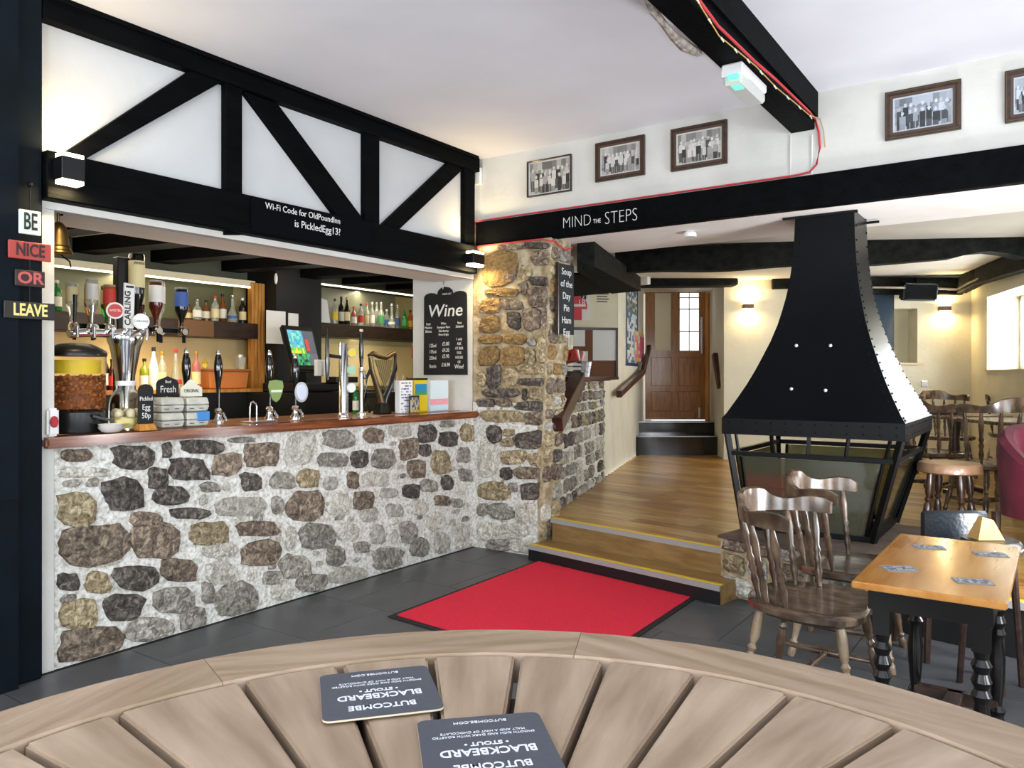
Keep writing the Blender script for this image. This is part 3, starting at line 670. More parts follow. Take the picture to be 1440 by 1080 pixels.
for body, px, py, sz in (('Wi-Fi Code for OldPoundInn', 428, 301, .054), ('is PickledEgg13?', 447, 321, .064)):
    text('lettering', body, sz, chalk, wfb, Vector((BX+.1135, PX(px, py, -3.84).y, PX(px, py, -3.84).z)), (0,1,0), Z, xs=.92)
# hanging words on the post
XS = -3.828
words = (('BE', 42, 313, 31, 34, 'c6d6c8', '1a1a1a', 'pale green hanging wooden sign reading BE, topmost on the navy post', 7.5),
         ('NICE', 42, 353, 60, 25, '9c3a35', '2a1512', 'red hanging wooden sign reading NICE on the navy post', 7.2),
         ('OR', 42, 392, 42, 23, '2a1b17', 'b0504c', 'small dark hanging sign with red letters OR', 7.4),
         ('LEAVE', 42, 437, 72, 24, '1c1a16', 'd6c878', 'black hanging sign with yellow letters LEAVE, lowest on the post', 7.0))
prev = None
for wd, px, py, w, h, bgc, fc, lab, _ in words:
    F = FX(px, XS); c = PX(px, py, XS); c.x = XS
    wv = PX(px+w/2, py, XS).y - PX(px-w/2, py, XS).y; hv = h/FPX*F
    t = thing('hanging_word_sign', lab, 'sign', (XS, c.y, c.z), 0, 'hanging word signs on the post')
    boxo('board', flat('sign_'+wd, bgc, .6), t, XS-.006, XS+.006, c.y-wv/2, c.y+wv/2, c.z-hv/2, c.z+hv/2, bevel=.003, world=True)
    text('lettering', wd, hv*.98, flat('letter_'+wd, fc, .6), t, (XS+.0075, c.y, c.z), (0,1,0), Z, xs=wv/hv/len(wd)*1.25, off=.002)
    if prev is not None:
        MB().rod((XS, c.y, prev), (XS, c.y, c.z+hv/2), .003).build('chain_link', iron, t, world=True)
    else:
        MB().rod((XS, c.y, c.z+hv/2), (XS, c.y+.0, c.z+hv/2+.12), .003).build('chain_link', iron, t, world=True)
        MB().ball((XS, c.y, c.z+hv/2+.12), .014, 8).build('hook', iron, t, world=True)
    prev = c.z-hv/2
# brass bell
bc = PX(82, 358, -4.04)
bl = thing('brass_bell', 'aged brass bell hanging in the top left corner of the bar opening', 'bell', (bc.x, bc.y, bc.z))
k = .185/ .185
MB().lathe([(.062,0),(.066,.006),(.058,.02),(.049,.05),(.042,.1),(.036,.135),(.022,.155),(.008,.162)], n=24).build('bell_body', brass, bl, smooth=True)
MB().lathe([(.0605,.016),(.063,.02),(.0605,.024)], n=24, caps=False).lathe([(.054,.036),(.057,.04),(.054,.044)], n=24, caps=False).build('band', brass, bl, smooth=True)
MB().rod((0,0,.16),(0,0,.205),.007).ball((0,0,.02), .012, 8, (1,1,2)).build('clapper', brass, bl)
MB().tube([(.0,.0,.195),(.0,.02,.2),(0,.02,2.225-bc.z)], .005).tube([(0,0,.01),(.01,.05,-.03),(.01,.055,-.06)], .004).build('hook_and_rope', iron, bl)

# photographs on the picture wall
def photo_fn(seed, tone=0):
    rnd = random.Random(seed); ppl = []
    for row, (y, n) in enumerate(((.50, 9), (.36, 8))):
        for i in range(n):
            ppl.append((.08 + (i+.5*(row % 2)+rnd.uniform(.2, .6))*.88/n, y+rnd.uniform(-.05, .06), rnd.uniform(.035, .05), rnd.choice((.03,.06,.3,.5,.55)), rnd.choice((.04,.08,.25)), rnd.uniform(.38, .62)))
    ng = [[rnd.random() for _ in range(9)] for _ in range(7)]
    def fn(u, v):
        if u < .035 or u > .965 or v < .05 or v > .95: c = .55
        else:
            c = .16 + .22*ng[int(v*6.99)][int(u*8.99)]
            if v < .2: c = .38 + .1*ng[int(v*6.99)][int(u*8.99)]
            if v > .72: c = .12+.35*ng[6][int(u*8.99)]
            for (x, y, w, top, bot, fc) in ppl:
                dx = (u-x); 
                if abs(dx) < w and y-.42 < v < y+.12: c = top if v > y-.12 else (bot if abs(dx) > .006 else .3)
                if (dx/.026)**2 + ((v-y-.19)/.06)**2 < 1: c = fc
        return (c*(1.0 if tone == 0 else .85), c*(.97 if tone == 0 else .93), c*(.9 if tone == 0 else 1.05))
    return fn
pics = [((742, 804), (226, 220), (277, 271), 1, 'small black framed group photograph, leftmost on the picture wall', .010),
        ((838, 907), (202, 191), (256, 248), 2, 'brown framed group photograph, second from the left above the black beam', .022),
        ((944, 1023), (183, 169), (242, 231), 3, 'brown framed group photograph just left of the black ceiling beam', .022),
        ((1245, 1352), (131, 113), (199, 183), 4, 'large brown framed bluish group photograph right of the ceiling beam', .026),
        ((1413, 1490), (102, 88), (174, 164), 5, 'brown framed group photograph cut by the right edge, above the beam', .026)]
for (xa, xb), (ya, yb), (yc, yd), sd, lab, fw in pics:
    x0, x1 = PY(xa, 200, PWY-.01).x, PY(xb, 200, PWY-.01).x
    zt = (PY(xa, ya, PWY).z + PY(xb, yb, PWY).z)/2; z_b = (PY(xa, yc, PWY).z + PY(xb, yd, PWY).z)/2
    t = thing('framed_photograph', lab, 'picture', ((x0+x1)/2, PWY-.001, z_b), 0, 'old group photographs')
    fm = darkwood; Y0, Y1 = PWY-.026, PWY-.002
    def ring(name, i, w, y0, y1, m, vertical=True):
        for (a, b, c, d) in ((x0+i, x1-i, z_b+i, z_b+i+w), (x0+i, x1-i, zt-i-w, zt-i), (x0+i, x0+i+w, z_b+i+w, zt-i-w), (x1-i-w, x1-i, z_b+i+w, zt-i-w)):
            boxo(name, m, t, a, b, y0, y1, c, d, bevel=.002, world=True)
    ring('frame_rail', 0, fw, Y0, Y1, fm)
    if fw > .02:
        for (a, b, c, d) in ((x0+fw*.32, x1-fw*.32, z_b+fw*.32, z_b+fw*.42), (x0+fw*.32, x1-fw*.32, zt-fw*.42, zt-fw*.32), (x0+fw*.32, x0+fw*.42, z_b+fw*.42, zt-fw*.42), (x1-fw*.42, x1-fw*.32, z_b+fw*.42, zt-fw*.42)):
            boxo('gilt_line', brass, t, a, b, Y0-.001, Y0+.002, c, d, world=True)
        i = fw
        for (a, b, c, d) in ((x0+i, x1-i, z_b+i, z_b+i+.016), (x0+i, x1-i, zt-i-.016, zt-i), (x0+i, x0+i+.016, z_b+i+.016, zt-i-.016), (x1-i-.016, x1-i, z_b+i+.016, zt-i-.016)):
            boxo('inner_slip', mat('brown_slip', rgb('4d3a2c'), .5), t, a, b, Y0+.008, Y1, c, d, world=True)
        i += .016
    else: i = fw
    painted('photo_print', (x0+i, PWY-.010, z_b+i), (x1-x0-2*i, 0, 0), (0, 0, zt-z_b-2*i), 64, 44, photo_fn(sd, 1 if sd >= 4 else 0), t)

# emergency light, driftwood, cables, sensor
ec = Vector(((cx0+cx1)/2-.01, P(1045, 125, 3.75).y, 2.985))
a0, a1 = P(1012, 100, 3.9), P(1078, 130, 4.35)
el = thing('emergency_light', 'white emergency light with green glow under the black ceiling beam', 'light', (0,0,0))
yc = None
for F in [3+.01*i for i in range(300)]:
    p = P(1047, 120, F)
    if p.x <= (cx0+cx1)/2+.0: yc = p.y; break
yc = yc or 3.6
el.location = ((cx0+cx1)/2, yc, 2.93)
boxo('base', whitep, el, -.055, .055, -.20, .20, .005, .054, bevel=.008)
boxo('diffuser', mat('ribbed_diffuser', rgb('c9cec9'), .35, trans=.15), el, -.05, .05, -.19, .19, -.05, .005, bevel=.012)
boxo('end_cap', whitep, el, -.056, .056, -.202, -.10, -.01, .03, bevel=.006)
boxo('green_indicator', mat('green_led', (.1,.8,.4), emit=(.15,1,.45), estr=.9), el, -.02, .035, -.205, -.198, -.03, -.002, bevel=.002)
boxo('green_indicator', mat('green_led', (.1,.8,.4)), el, -.015, .03, -.17, -.10, -.0525, -.0495, bevel=.001)
dw = [P(912, -6, 3.05), P(922, 18, 3.1), P(938, 38, 3.16), P(952, 56, 3.22), P(968, 66, 3.27), P(984, 78, 3.3)]
xd = cx0-.035
dp = []
for (px, py) in ((906, -14), (918, 14), (932, 32), (946, 50), (962, 64), (982, 74)):
    p = PX(px, py, xd); dp.append(p)
t = tag(MB().tube(dp, .02, 8, [.018, .02, .016, .02, .027, .02]).build('driftwood', mat('grey_driftwood', rgb('8a8078'), .85, var=(rgb('6d635b'), rgb('a39a91')), scale=30, bump=.9, bscale=60), None, smooth=True), 'gnarled grey driftwood branch fixed along the left side of the black ceiling beam', 'driftwood')
redc = flat('red_cable', 'c0303a', .5); clearc = flat('fairy_wire', 'b8935a', .5)
ys = [PX(1, 1, 1)]
def beamside(px, py, x): return PX(px, py, x)
xr = cx1+.028
c1 = [PX(px, py, xr) for px, py in ((962, -40), (985, 4), (1010, 38), (1037, 64), (1062, 88), (1090, 112), (1115, 136), (1138, 158))]
c2 = [PY(px, py, PWY-.012) for px, py in ((1146, 168), (1151, 185), (1153, 208), (1148, 232), (1138, 243))]
c3 = [PY(px, py, PWY-.03) for px, py in ((1120, 247), (1050, 253), (980, 262), (900, 276), (800, 294), (720, 305), (680, 311), (668, 318))]
cc = c1 + c2 + [Vector((p.x, p.y, 2.700)) for p in c3[:-1]] + [Vector((BX+.03, PWY-.06, 2.69)), Vector((BX+.022, PWY-.065, 2.60)), Vector((BX+.02, PWY-.075, 2.5)), Vector((BX+.06, 5.06, 2.474)), Vector((-3.6, 5.062, 2.476)), Vector((-3.25, 5.062, 2.474)), Vector((CT+.03, 5.10, 2.45)), Vector((CT+.035, 5.25, 2.40)), Vector((CT+.035, 5.36, 2.44))]
tag(MB().tube([p+Vector((.0, -.0, .004)) for p in cc], .0065).build('red_cable', redc, None, smooth=True), 'red cable running down the ceiling beam and along the black lintel beam', 'cable')
fw_ = [p + Vector((.004, 0, -.03 + .012*math.sin(i*2.1))) for i, p in enumerate(c1)] + [p+Vector((.03,0,0)) for p in c2[:3]]
ft = thing('fairy_lights', 'string of tiny fairy lights clipped along the black ceiling beam', 'fairy lights', c1[4])
MB().tube(fw_, .003, 6).build('wire', clearc, ft, world=True)
for i in range(11):
    k = i/10*(len(c1)-1); a = int(min(k, len(c1)-2)); p = fw_[a].lerp(fw_[a+1], k-a)
    MB().rod(p, p+Vector((.012, 0, -.022)), .005, .003, 6).build('bulb', flat('pale_bulb', 'd9d2b8', .3), ft, world=True)
cd2 = MB()
for px in (1112, 1142): cd2.rod(PY(px, 190, PWY-.008), Vector((PY(px, 190, PWY).x, PWY-.008, 2.69)), .004)
tag(cd2.build('white_cable', whitep), 'two thin white cables dropping from the beam end to the lintel beam', 'cable', kind=None)
sp = PY(671, 250, PWY); tag(boxo('alarm_sensor', whitep, None, BX+.005, BX+.065, PWY-.04, PWY-.002, PY(671, 262, PWY).z, PY(671, 238, PWY).z, bevel=.008), 'small white alarm sensor in the corner above the stone pillar', 'sensor')
tag(MB().lathe([(.05,0),(.048,.03),(.03,.045)], atZ(970, 5.75, 2.445), 16, Matrix.Identity(4)).build('smoke_detector', whitep, None, smooth=True), 'round white smoke detector on the ceiling in front of the rough beam', 'smoke detector')

# floor mat
ra, rb_, rc = G(545, 866, .008), G(757, 787, .008), G(992, 832, .008)
rd = ra + (rc-rb_)
rm = thing('floor_mat', 'red entrance mat with black rubber edge at the foot of the oak steps', 'mat', (ra+rb_+rc+rd)/4*1.0)
rm.location.z = 0
ctr = (ra+rb_+rc+rd)/4
MB().hexa([Vector((p.x, p.y, .001)) for p in (ra, rd, rc, rb_)], [Vector((p.x, p.y, .006)) for p in (ra, rd, rc, rb_)]).build('rubber_edge', rubber, rm, world=True)
def insetq(ps, m):
    return [p + ((ctr-p).normalized()*m) for p in ps]
i4 = insetq((ra, rd, rc, rb_), .055)
MB().hexa([Vector((p.x, p.y, .006)) for p in i4], [Vector((p.x, p.y, .012)) for p in i4]).build('pile', redrug, rm, world=True)

# ------------------------------------------------------------------ fireplace hood
hu, hv = Vector((1,0,0)), Vector((0,1,0))
TL = atZ(1118, 5.22, 0); TR = TL+hu*.372; BR_ = TR+hv*.40; BL_ = TL+hv*.40
L0 = RF(1.407, 5.2); R0 = L0+hu*1.11; R1 = R0+hv*1.23; L1 = L0+hv*1.23
hood = thing('fireplace_hood', 'tall black riveted steel fireplace hood flaring down from the ceiling', 'fireplace', (L0+R1)/2 + Z*.388)
def hq(g): return [TL.lerp(L0, g), TR.lerp(R0, g), BR_.lerp(R1, g), BL_.lerp(L1, g)]
prof = [(2.49, 0), (2.30, .015), (2.14, .05), (2.03, .085), (1.935, .13), (1.85, .18), (1.76, .24), (1.65, .335), (1.55, .44), (1.45, .55), (1.36, .66), (1.26, .80), (1.165, .94), (1.135, 1.0)]
bmh = MB(); rings = []
for z, g in prof: rings.append([bmh.bm.verts.new(p+Z*z) for p in hq(g)])
for a, b in zip(rings, rings[1:]):
    for i in range(4): bmh.bm.faces.new((a[i], a[(i+1) % 4], b[(i+1) % 4], b[i]))
o = bmh.build('flared_canopy', hoodm, hood, world=True)
for p in o.data.polygons: p.use_smooth = True
o.data.set_sharp_from_angle(angle=.6)
fa = MB(); q = hq(1.0); c = sum(q, Vector())/4
for i in range(4):
    a, b = q[i], q[(i+1) % 4]; ai, bi = a.lerp(c, .02), b.lerp(c, .02)
    MB().hexa([a+Z*1.03, b+Z*1.03, bi+Z*1.03, ai+Z*1.03], [a+Z*1.135, b+Z*1.135, bi+Z*1.135, ai+Z*1.135]).build('fascia', iron, hood, world=True)
rv = MB()
def rivet(p, n, r=.008): rv.ball(p+n*.001, r, 6)
for i, (dirn, nn) in enumerate((((0, 1), -hv), ((1, 2), hu), ((3, 0), -hu))):
    for (za, ga), (zb_, gb) in zip(prof, prof[1:]):
        for s in (0, .5):
            z = za+(zb_-za)*s; g = ga+(gb-ga)*s; qq = hq(g)
            for e, f_ in ((dirn[0], dirn[1]), (dirn[1], dirn[0])):
                d = (qq[f_]-qq[e]).normalized(); rivet(qq[e]+d*.035+Z*z, nn, .007 if nn == hu else .006)
for i, nn in ((0, -hv), (1, hu)):
    a, b = q[i], q[(i+1) % 4]
    for k in range(12):
        for z in (1.06, 1.11): rivet(a.lerp(b, (k+.5)/12)+Z*z, nn, .006)
o = rv.build('rivets', iron, hood, world=True); o['kind'] = 'stuff'
wr = flat('pale_bolt', 'c8c8c8', .35)
for px, py, g in ((1120, 486, .42), (1168, 486, .42), (1113, 547, .70), (1161, 549, .70)):
    # on the front face: interpolate
    z = None
    for (za, ga), (zb_, gb) in zip(prof, prof[1:]):
        for s in [k/10 for k in range(10)]:
            zz = za+(zb_-za)*s; gg = ga+(gb-ga)*s; qq = hq(gg)
            k_ = linex(Vector((0,0,0)), RF((px-CXP)/FPX, 1), qq[0], qq[1]); pt_ = P(px, py, k_)
            if abs(pt_.z-zz) < .012 and z is None: z = pt_
    if z is not None: MB().ball(z-hv*.002, .011, 8).build('bolt', wr, hood, world=True)
MB().bar(TL-hu*.08+Z*2.48, TR+hu*.02+Z*2.48, .02, .015).build('ceiling_bracket', iron, hood, world=True)
MB().bar(BR_+Z*2.47, BR_+hu*.08+Z*2.47, .02, .015).build('ceiling_bracket', iron, hood, world=True)
# grate frame and screens under the hood
grate = thing('fire_screen', 'black iron screen frame with glass panels under the fireplace hood', 'fire screen', (L0+R1)/2 + Z*.388)
HB = .39; b0 = RF(1.56, 5.22); sbq = [b0, b0+hu*.80, b0+hu*.80+hv*.84, b0+hv*.84]
tq = hq(1.0); tq = [p.lerp(sum(tq, Vector())/4, .05) for p in tq]
for i in range(4):
    m = MB().bar(sbq[i]+Z*HB, tq[i]+Z*1.03, .035, .035); m.build('leg', iron, grate, world=True)
    j = (i+1) % 4; t1 = sbq[i].lerp(tq[i], .80)+Z*(HB+(.64)*.80); t2 = sbq[j].lerp(tq[j], .80)+Z*(HB+.64*.80)
    MB().bar(sbq[i]+Z*(HB+.02), sbq[j]+Z*(HB+.02), .03, .03).build('bottom_rail', iron, grate, world=True)
    MB().bar(t1, t2, .03, .03).build('top_rail', iron, grate, world=True)
    inn = (sum(sbq, Vector())/4 - (sbq[i]+sbq[j])/2).normalized()*.012
    a1, a2 = sbq[i].lerp(sbq[j], .05)+Z*(HB+.03)+inn, sbq[i].lerp(sbq[j], .95)+Z*(HB+.03)+inn
    u1, u2 = t1.lerp(t2, .07)-Z*.02+inn, t1.lerp(t2, .93)-Z*.02+inn
    MB().slab([a1, a2, u2, u1], inn*.3).build('glass_panel', mat('smoky_glass', rgb('7c7d62'), .06, trans=.85, ior=1.5, coat=1), grate, world=True)
    for (e, f_) in ((a1, u1), (a2, u2)): MB().bar(e, f_, .02, .012).build('panel_edge', iron, grate, world=True)
for k in range(9):     # upper railing bars
    s = (k+.5)/9; p = tq[0].lerp(tq[1], s)+Z*1.03; t1 = sbq[0].lerp(tq[0], .80).lerp(sbq[1].lerp(tq[1], .80), s)+Z*(HB+.64*.8)
    if k % 2 == 0: MB().bar(t1, p, .022, .012).build('upright_bar', iron, grate, world=True)
ctr_h = sum(sbq, Vector())/4
fb = thing('fire_basket', 'black iron fire basket with logs inside the glass screens', 'fire basket', ctr_h+Z*.388, math.atan2(hu.y, hu.x))
for x in (-.28, .28):
    for y in (-.2, .2): MB().bar((x, y, 0), (x*1.1, y*1.1, .3), .02, .02).build('leg', iron, fb)
for k in range(9):
    x = -.28+k*.07; MB().bar((x, -.2, .08), (x*1.08, -.22, .26), .012, .012).build('bar', iron, fb)
MB().bar((-.3,-.22,.26),(.3,-.22,.26),.02,.02).bar((-.3,.22,.26),(.3,.22,.26),.02,.02).bar((-.28,-.2,.08),(.28,-.2,.08),.02,.02).bar((-.28,.2,.08),(.28,.2,.08),.02,.02).build('rail', iron, fb)
for k, (x, y, z, a) in enumerate(((-.1, -.05, .14, .2), (.08, .06, .15, -.3), (0, 0, .24, .9))):
    d = Vector((math.cos(a), math.sin(a), 0))*.2; MB().rod(Vector((x, y, z))-d, Vector((x, y, z))+d, .05, .045, 9).build('log', mat('log_bark', rgb('5b4a3a'), .9, var=(rgb('3c3026'), rgb('7b6a58')), scale=20, bump=.6), fb)

# ================================================================== BAR
ct = thing('bar_worktop', 'polished reddish wooden worktop along the top of the stone bar', 'counter', (BX, 3.4, 1.07))
MB().box(-4.56, -3.885, 1.74, 5.13, 1.072, 1.125).build('worktop', counterw, ct, .012, world=True, seg=2)
boxo('inner_slab', mat('inner_worktop', rgb('8a5a3a'), .3, coat=.4), ct, -4.55, -4.05, 1.85, 5.05, 1.125, 1.128, world=True)
WT = 1.128
def bulb(o): return o
def on_top(px, X): p = PX(px, 500, X); return Vector((X, p.y, WT))
def sc(X, px): return FX(px, X)/FPX      # metres per pixel at that place
# back bar
bbx = -5.92
bb = thing('back_bar', 'dark back bar unit with pine sides behind the counter', 'cabinet', (-5.7, 3.6, 0))
yL, y1_, y2_ = 2.12, PX(353, 500, -5.65).y, PX(372, 500, -5.65).y
yc2, yR = PX(452, 500, -5.5).y, 6.50
boxo('lower_cabinet', mat('dark_cabinet', rgb('101112'), .4), bb, bbx, -5.45, yL, yR, 0, 1.28, world=True)
boxo('lower_shelf', pine, bb, bbx, -5.42, yL, y1_+.2, 1.285, 1.31, world=True)
boxo('upper_shelf', shelfw, bb, bbx, -5.62, yL, y1_+.05, 1.735, 1.865, bevel=.004, world=True)
boxo('shelf_front_patch', mat('brown_shelf_front', rgb('6b4c30'), .5), bb, -5.622, -5.612, PX(252, 500, -5.6).y, PX(302, 500, -5.6).y, 1.735, 1.862, world=True)
boxo('upper_shelf', shelfw, bb, bbx, -5.62, yc2, yR, 1.79, 1.915, bevel=.004, world=True)
boxo('valance', cream, bb, -5.70, -5.66, yL, y1_+.05, 2.185, 2.235, world=True)
olive = mat('olive_mirror_back', rgb('5f6042'), .35)
boxo('backing', olive, bb, bbx, bbx+.02, yL, y1_, 1.866, 2.235, world=True); boxo('backing', mat('grey_mirror_back', rgb('6e7060'), .35), bb, bbx, bbx+.02, yc2, yR-.28, 1.916, 2.29, world=True)
for a, b, z in ((yL, y1_, 2.172), (yc2, yR-.2, 2.278)): boxo('led_strip', strip, bb, -5.68, -5.66, a, b, z, z+.012, world=True)
boxo('top_panel', mat('grey_green_panel', rgb('3a3f35'), .7), bb, bbx, -5.60, yc2, yR, 2.29, 2.40, world=True)
boxo('top_panel', mat('grey_green_panel', rgb('3a3f35'), .7), bb, bbx, -5.70, yL, y1_, 2.235, 2.40, world=True)
for k in range(4):
    a = y1_ + (y2_-y1_)*k/4; boxo('pine_board', pine, bb, -5.70, -5.64, a+.002, a+(y2_-y1_)/4-.002, 1.3, 2.22, bevel=.004, world=True)
boxo('glow_panel', mat('cream_backing', rgb('dcc48c'), .8), bb, bbx, bbx+.02, yL, yR, 1.31, 1.735, world=True)
lamp('AREA', 'lamp_and_fill_glow', (-5.70, (yL+y1_)/2, 2.165), 9, (1, .82, .50), (-5.80, (yL+y1_)/2, 1.6), .05, 1.8)
lamp('AREA', 'lamp_and_fill_glow', (-5.70, (yc2+yR)/2, 2.26), 7, (1, .88, .62), (-5.80, (yc2+yR)/2, 1.6), .05, 1.4)
lamp('AREA', 'lamp_and_fill_glow', (-5.64, (yL+y1_)/2, 1.725), 9, (1, .80, .50), (-5.75, (yL+y1_)/2, 1.2), .08, 1.8)
lamp('AREA', 'lamp_and_fill_glow', (-5.64, (yc2+yR)/2, 1.78), 6, (1, .93, .78), (-5.75, (yc2+yR)/2, 1.2), .08, 1.4)
col_ = thing('dark_column', 'black boarded column with papers pinned to it behind the till', 'column', (-5.6, (y2_+yc2)/2, 0))
boxo('column_body', mat('matt_black_panel', rgb('0b0b0c'), .6), col_, bbx, -5.50, y2_+.005, yc2, 1.28, 2.40, world=True)
for (xa, ya, xb, yb_) in ((375, 436, 402, 484), (406, 440, 420, 462)):
    a, b = PX(xa, ya, -5.49), PX(xb, yb_, -5.49)
    tag(boxo('pinned_paper', paper, None, -5.498, -5.494, a.y, b.y, b.z, a.z), 'large white sheet pinned on the black column left of the till' if xa == 375 else 'small white sheet pinned on the black column above the till', 'paper', 'papers on the black column')
p = PX(387, 392, -5.49); MB().ball((-5.48, p.y, p.z), .03, 8, (.5, .5, 1.6)).build('hook', whitep, col_, world=True)
boxo('till_cabinet', mat('dark_cabinet', rgb('101112')), bb, -5.45, -4.93, PX(422,560,-5.2).y-.35, PX(422,560,-5.2).y+.40, 0, 1.28, world=True)
lamp('AREA', 'lamp_and_fill_glow', (-5.0, 3.5, 2.05), 9, (1, .90, .72), (-5.0, 3.5, 3), .5, 2.6)  # added fill facing up, without a fitting, brightens the bar ceiling
# bottles
def bottle(name, label, loc, h, r, body, lab=None, cap=None, shape=0, group=None, cat='bottle', fill=None):
    t = thing(name, label, cat, loc, random.random()*6, group)
    if shape == 0: pr = [(r*.92,0),(r,.01*h),(r,.60*h),(r*.9,.66*h),(r*.42,.76*h),(r*.36,.80*h),(r*.36,.93*h)]
    elif shape == 1: pr = [(r*.9,0),(r*1.1,.03*h),(r*1.15,.45*h),(r*1.0,.58*h),(r*.45,.68*h),(r*.4,.74*h),(r*.4,.90*h)]
    elif shape == 2: pr = [(r*.9,0),(r,.02*h),(r,.50*h),(r*.75,.62*h),(r*.4,.76*h),(r*.32,.82*h),(r*.32,.95*h)]
    else: pr = [(r*1.0,0),(r*1.3,.06*h),(r*1.25,.25*h),(r*.6,.50*h),(r*.4,.62*h),(r*.4,.88*h)]
    MB().lathe(pr, n=14).build('bottle_glass', body, t, smooth=True)
    if lab:
        rr = r*(1.3 if shape == 3 else 1.17 if shape == 1 else 1.0)+.0012
        MB().lathe([(rr,.14*h),(rr,.46*h if shape != 3 else .24*h)], n=14, caps=False).build('label', lab, t, smooth=True)
    if cap: MB().lathe([(r*.43,.9*h),(r*.45,.905*h),(r*.45,.995*h),(r*.3,h)], n=12).build('cap', cap, t, smooth=True)
    return t
def glass(n, h, r=.08, tr=.55): return mat('bottle_'+n, rgb(h), r, trans=tr, ior=1.3, coat=.5)
gGreen, gClear, gAmber, gDark, gPink, gBlue = glass('green', '1f9a3c'), glass('clear', 'dfe3dc', tr=.75), glass('amber', '9a5a22'), glass('dark', '14120f', tr=0), glass('pink', 'd98a86'), glass('teal', '3ea59a')
gWhite = glass('white', 'e4e2d8', .3, 0); gYel = glass('yellow', 'c9b23a'); gLime = glass('lime', '9fae2e'); gRum = glass('rum', '5e2414', tr=.3); gOrange = glass('orange', 'd8742c')
lw, lc, lr, lb, ly, lg = flat('label_white', 'e2e0d6', .6), flat('label_cream', 'd9cb9a', .6), flat('label_red', 'c23a2e', .6), flat('label_blue', '3d5a9a', .6), flat('label_yellow', 'd3b63a', .6), flat('label_green', '3f8a4e', .6)
cR, cW, cK, cG, cS = flat('cap_red', 'd0403c', .4), flat('cap_white', 'e6e4da', .4), flat('cap_black', '15130f', .4), flat('cap_gold', 'b8923c', .4, metal=.6), flat('cap_silver', 'b9b9b9', .3, metal=.8)
ul = [(80, 394, gGreen, lw, cW, 0, 'green bottle with white label and cap at the left end of the upper shelf'),
 (265, 428, gAmber, lc, cK, 0, 'small amber bottle with cream label beside the dark optic bottle'), (277.5, 421, gClear, lw, cS, 1, 'round clear bottle with silver cap on the upper left shelf'),
 (290, 422, gAmber, lw, cK, 1, 'squat amber bottle with white label on the upper left shelf'), (302.5, 416, gClear, lc, cR, 0, 'clear bottle with bright red cap and cream label on the upper left shelf'),
 (313, 413, gAmber, lw, cK, 2, 'tall amber bottle with white label right of the red-capped one'), (327, 415, gClear, lb, cS, 3, 'wide clear decanter-shaped bottle on the upper left shelf'),
 (341, 419, gDark, lc, cW, 0, 'black bottle with cream label and white cap beside the pine boards')]
for q_, (px, top, g, l, c, sh, lab) in enumerate(ul):
    X = -5.66 - .08*(q_ % 2); p = PX(px, top, X); h = p.z-1.867
    bottle('spirit_bottle', lab, (X, p.y, 1.867), h, .031, g, l, c, sh, 'spirits on the upper left shelf')
ur = [(471, 420, gClear, ly, cK, 0, 'bottle with multicoloured yellow label behind the folded paper'), (480, 417, gDark, lw, cK, 0, 'dark bottle with white label, second on the right shelf'),
 (488, 418, gDark, lc, cG, 2, 'dark wine-like bottle with gold neck on the right shelf'), (497.5, 431, gPink, lw, cR, 0, 'short pinkish bottle with red cap on the right shelf'),
 (507.5, 427, gClear, lr, cK, 0, 'clear bottle with red label and black cap on the right shelf'), (516, 426, gClear, lc, cR, 0, 'cream labelled bottle with tall red cap on the right shelf'),
 (523, 425, gClear, lw, cW, 2, 'clear bottle with white label and white cap, middle of the right shelf'), (530, 425, gClear, None, cS, 0, 'plain clear bottle with silver cap, left of two on the right shelf'),
 (536, 425, gClear, lg, cS, 1, 'clear round bottle with green label on the right shelf'), (544, 435, gClear, lb, cW, 0, 'short bottle with blue label on the right shelf'),
 (551, 427, gClear, lw, cW, 3, 'clear decanter bottle with white stopper on the right shelf'), (559, 429, gClear, lb, cS, 2, 'slim clear bottle with blue label on the right shelf'),
 (569, 433, gGreen, lg, None, 2, 'bright green bottle on the right shelf'), (577, 436, gOrange, ly, cK, 0, 'orange bottle with yellow label at the right end of the shelf'),
 (584, 428, gDark, lr, cK, 2, 'dark bottle half hidden by the white wall at the shelf end')]
for q_, (px, top, g, l, c, sh, lab) in enumerate(ur):
    X = -5.66 - .10*(q_ % 2); p = PX(px, top, X); h = p.z-1.917
    bottle('spirit_bottle', lab, (X, p.y, 1.917), h, .028, g, l, c, sh, 'spirits on the right shelf')
lo = [(148, 497, -5.62, gDark, lw, cK, 0, 'small black bottle with white label behind the nut dispenser'), (157, 505, -5.6, gRum, lr, cK, 0, 'small red bottle behind the nut dispenser'), (166, 508, -5.6, gAmber, lw, cW, 0, 'small brown bottle beside the chrome beer font'),
 (203, 504, -5.55, gLime, lw, cK, 0, 'green-yellow bottle with white label behind the egg cartons'), (216, 488, -5.5, gWhite, lw, cK, 2, 'tall white coconut liqueur bottle on the lower shelf'), (228, 494, -5.55, gClear, lc, cG, 0, 'clear bottle with gold cap beside the white bottle'),
 (247, 490, -5.55, gClear, lr, cR, 3, 'clear bell-shaped bottle with a red top on the lower shelf'), (276, 494, -5.5, gPink, lc, cG, 0, 'pink and cream bottle right of the black pump handle')]
for px, top, X, g, l, c, sh, lab in lo:
    p = PX(px, top, X); h = max(p.z-1.312, .1)
    bottle('spirit_bottle', lab, (X, p.y, 1.312), h, .023 if px < 200 else .033, g, l, c, sh, 'bottles on the lower shelf')
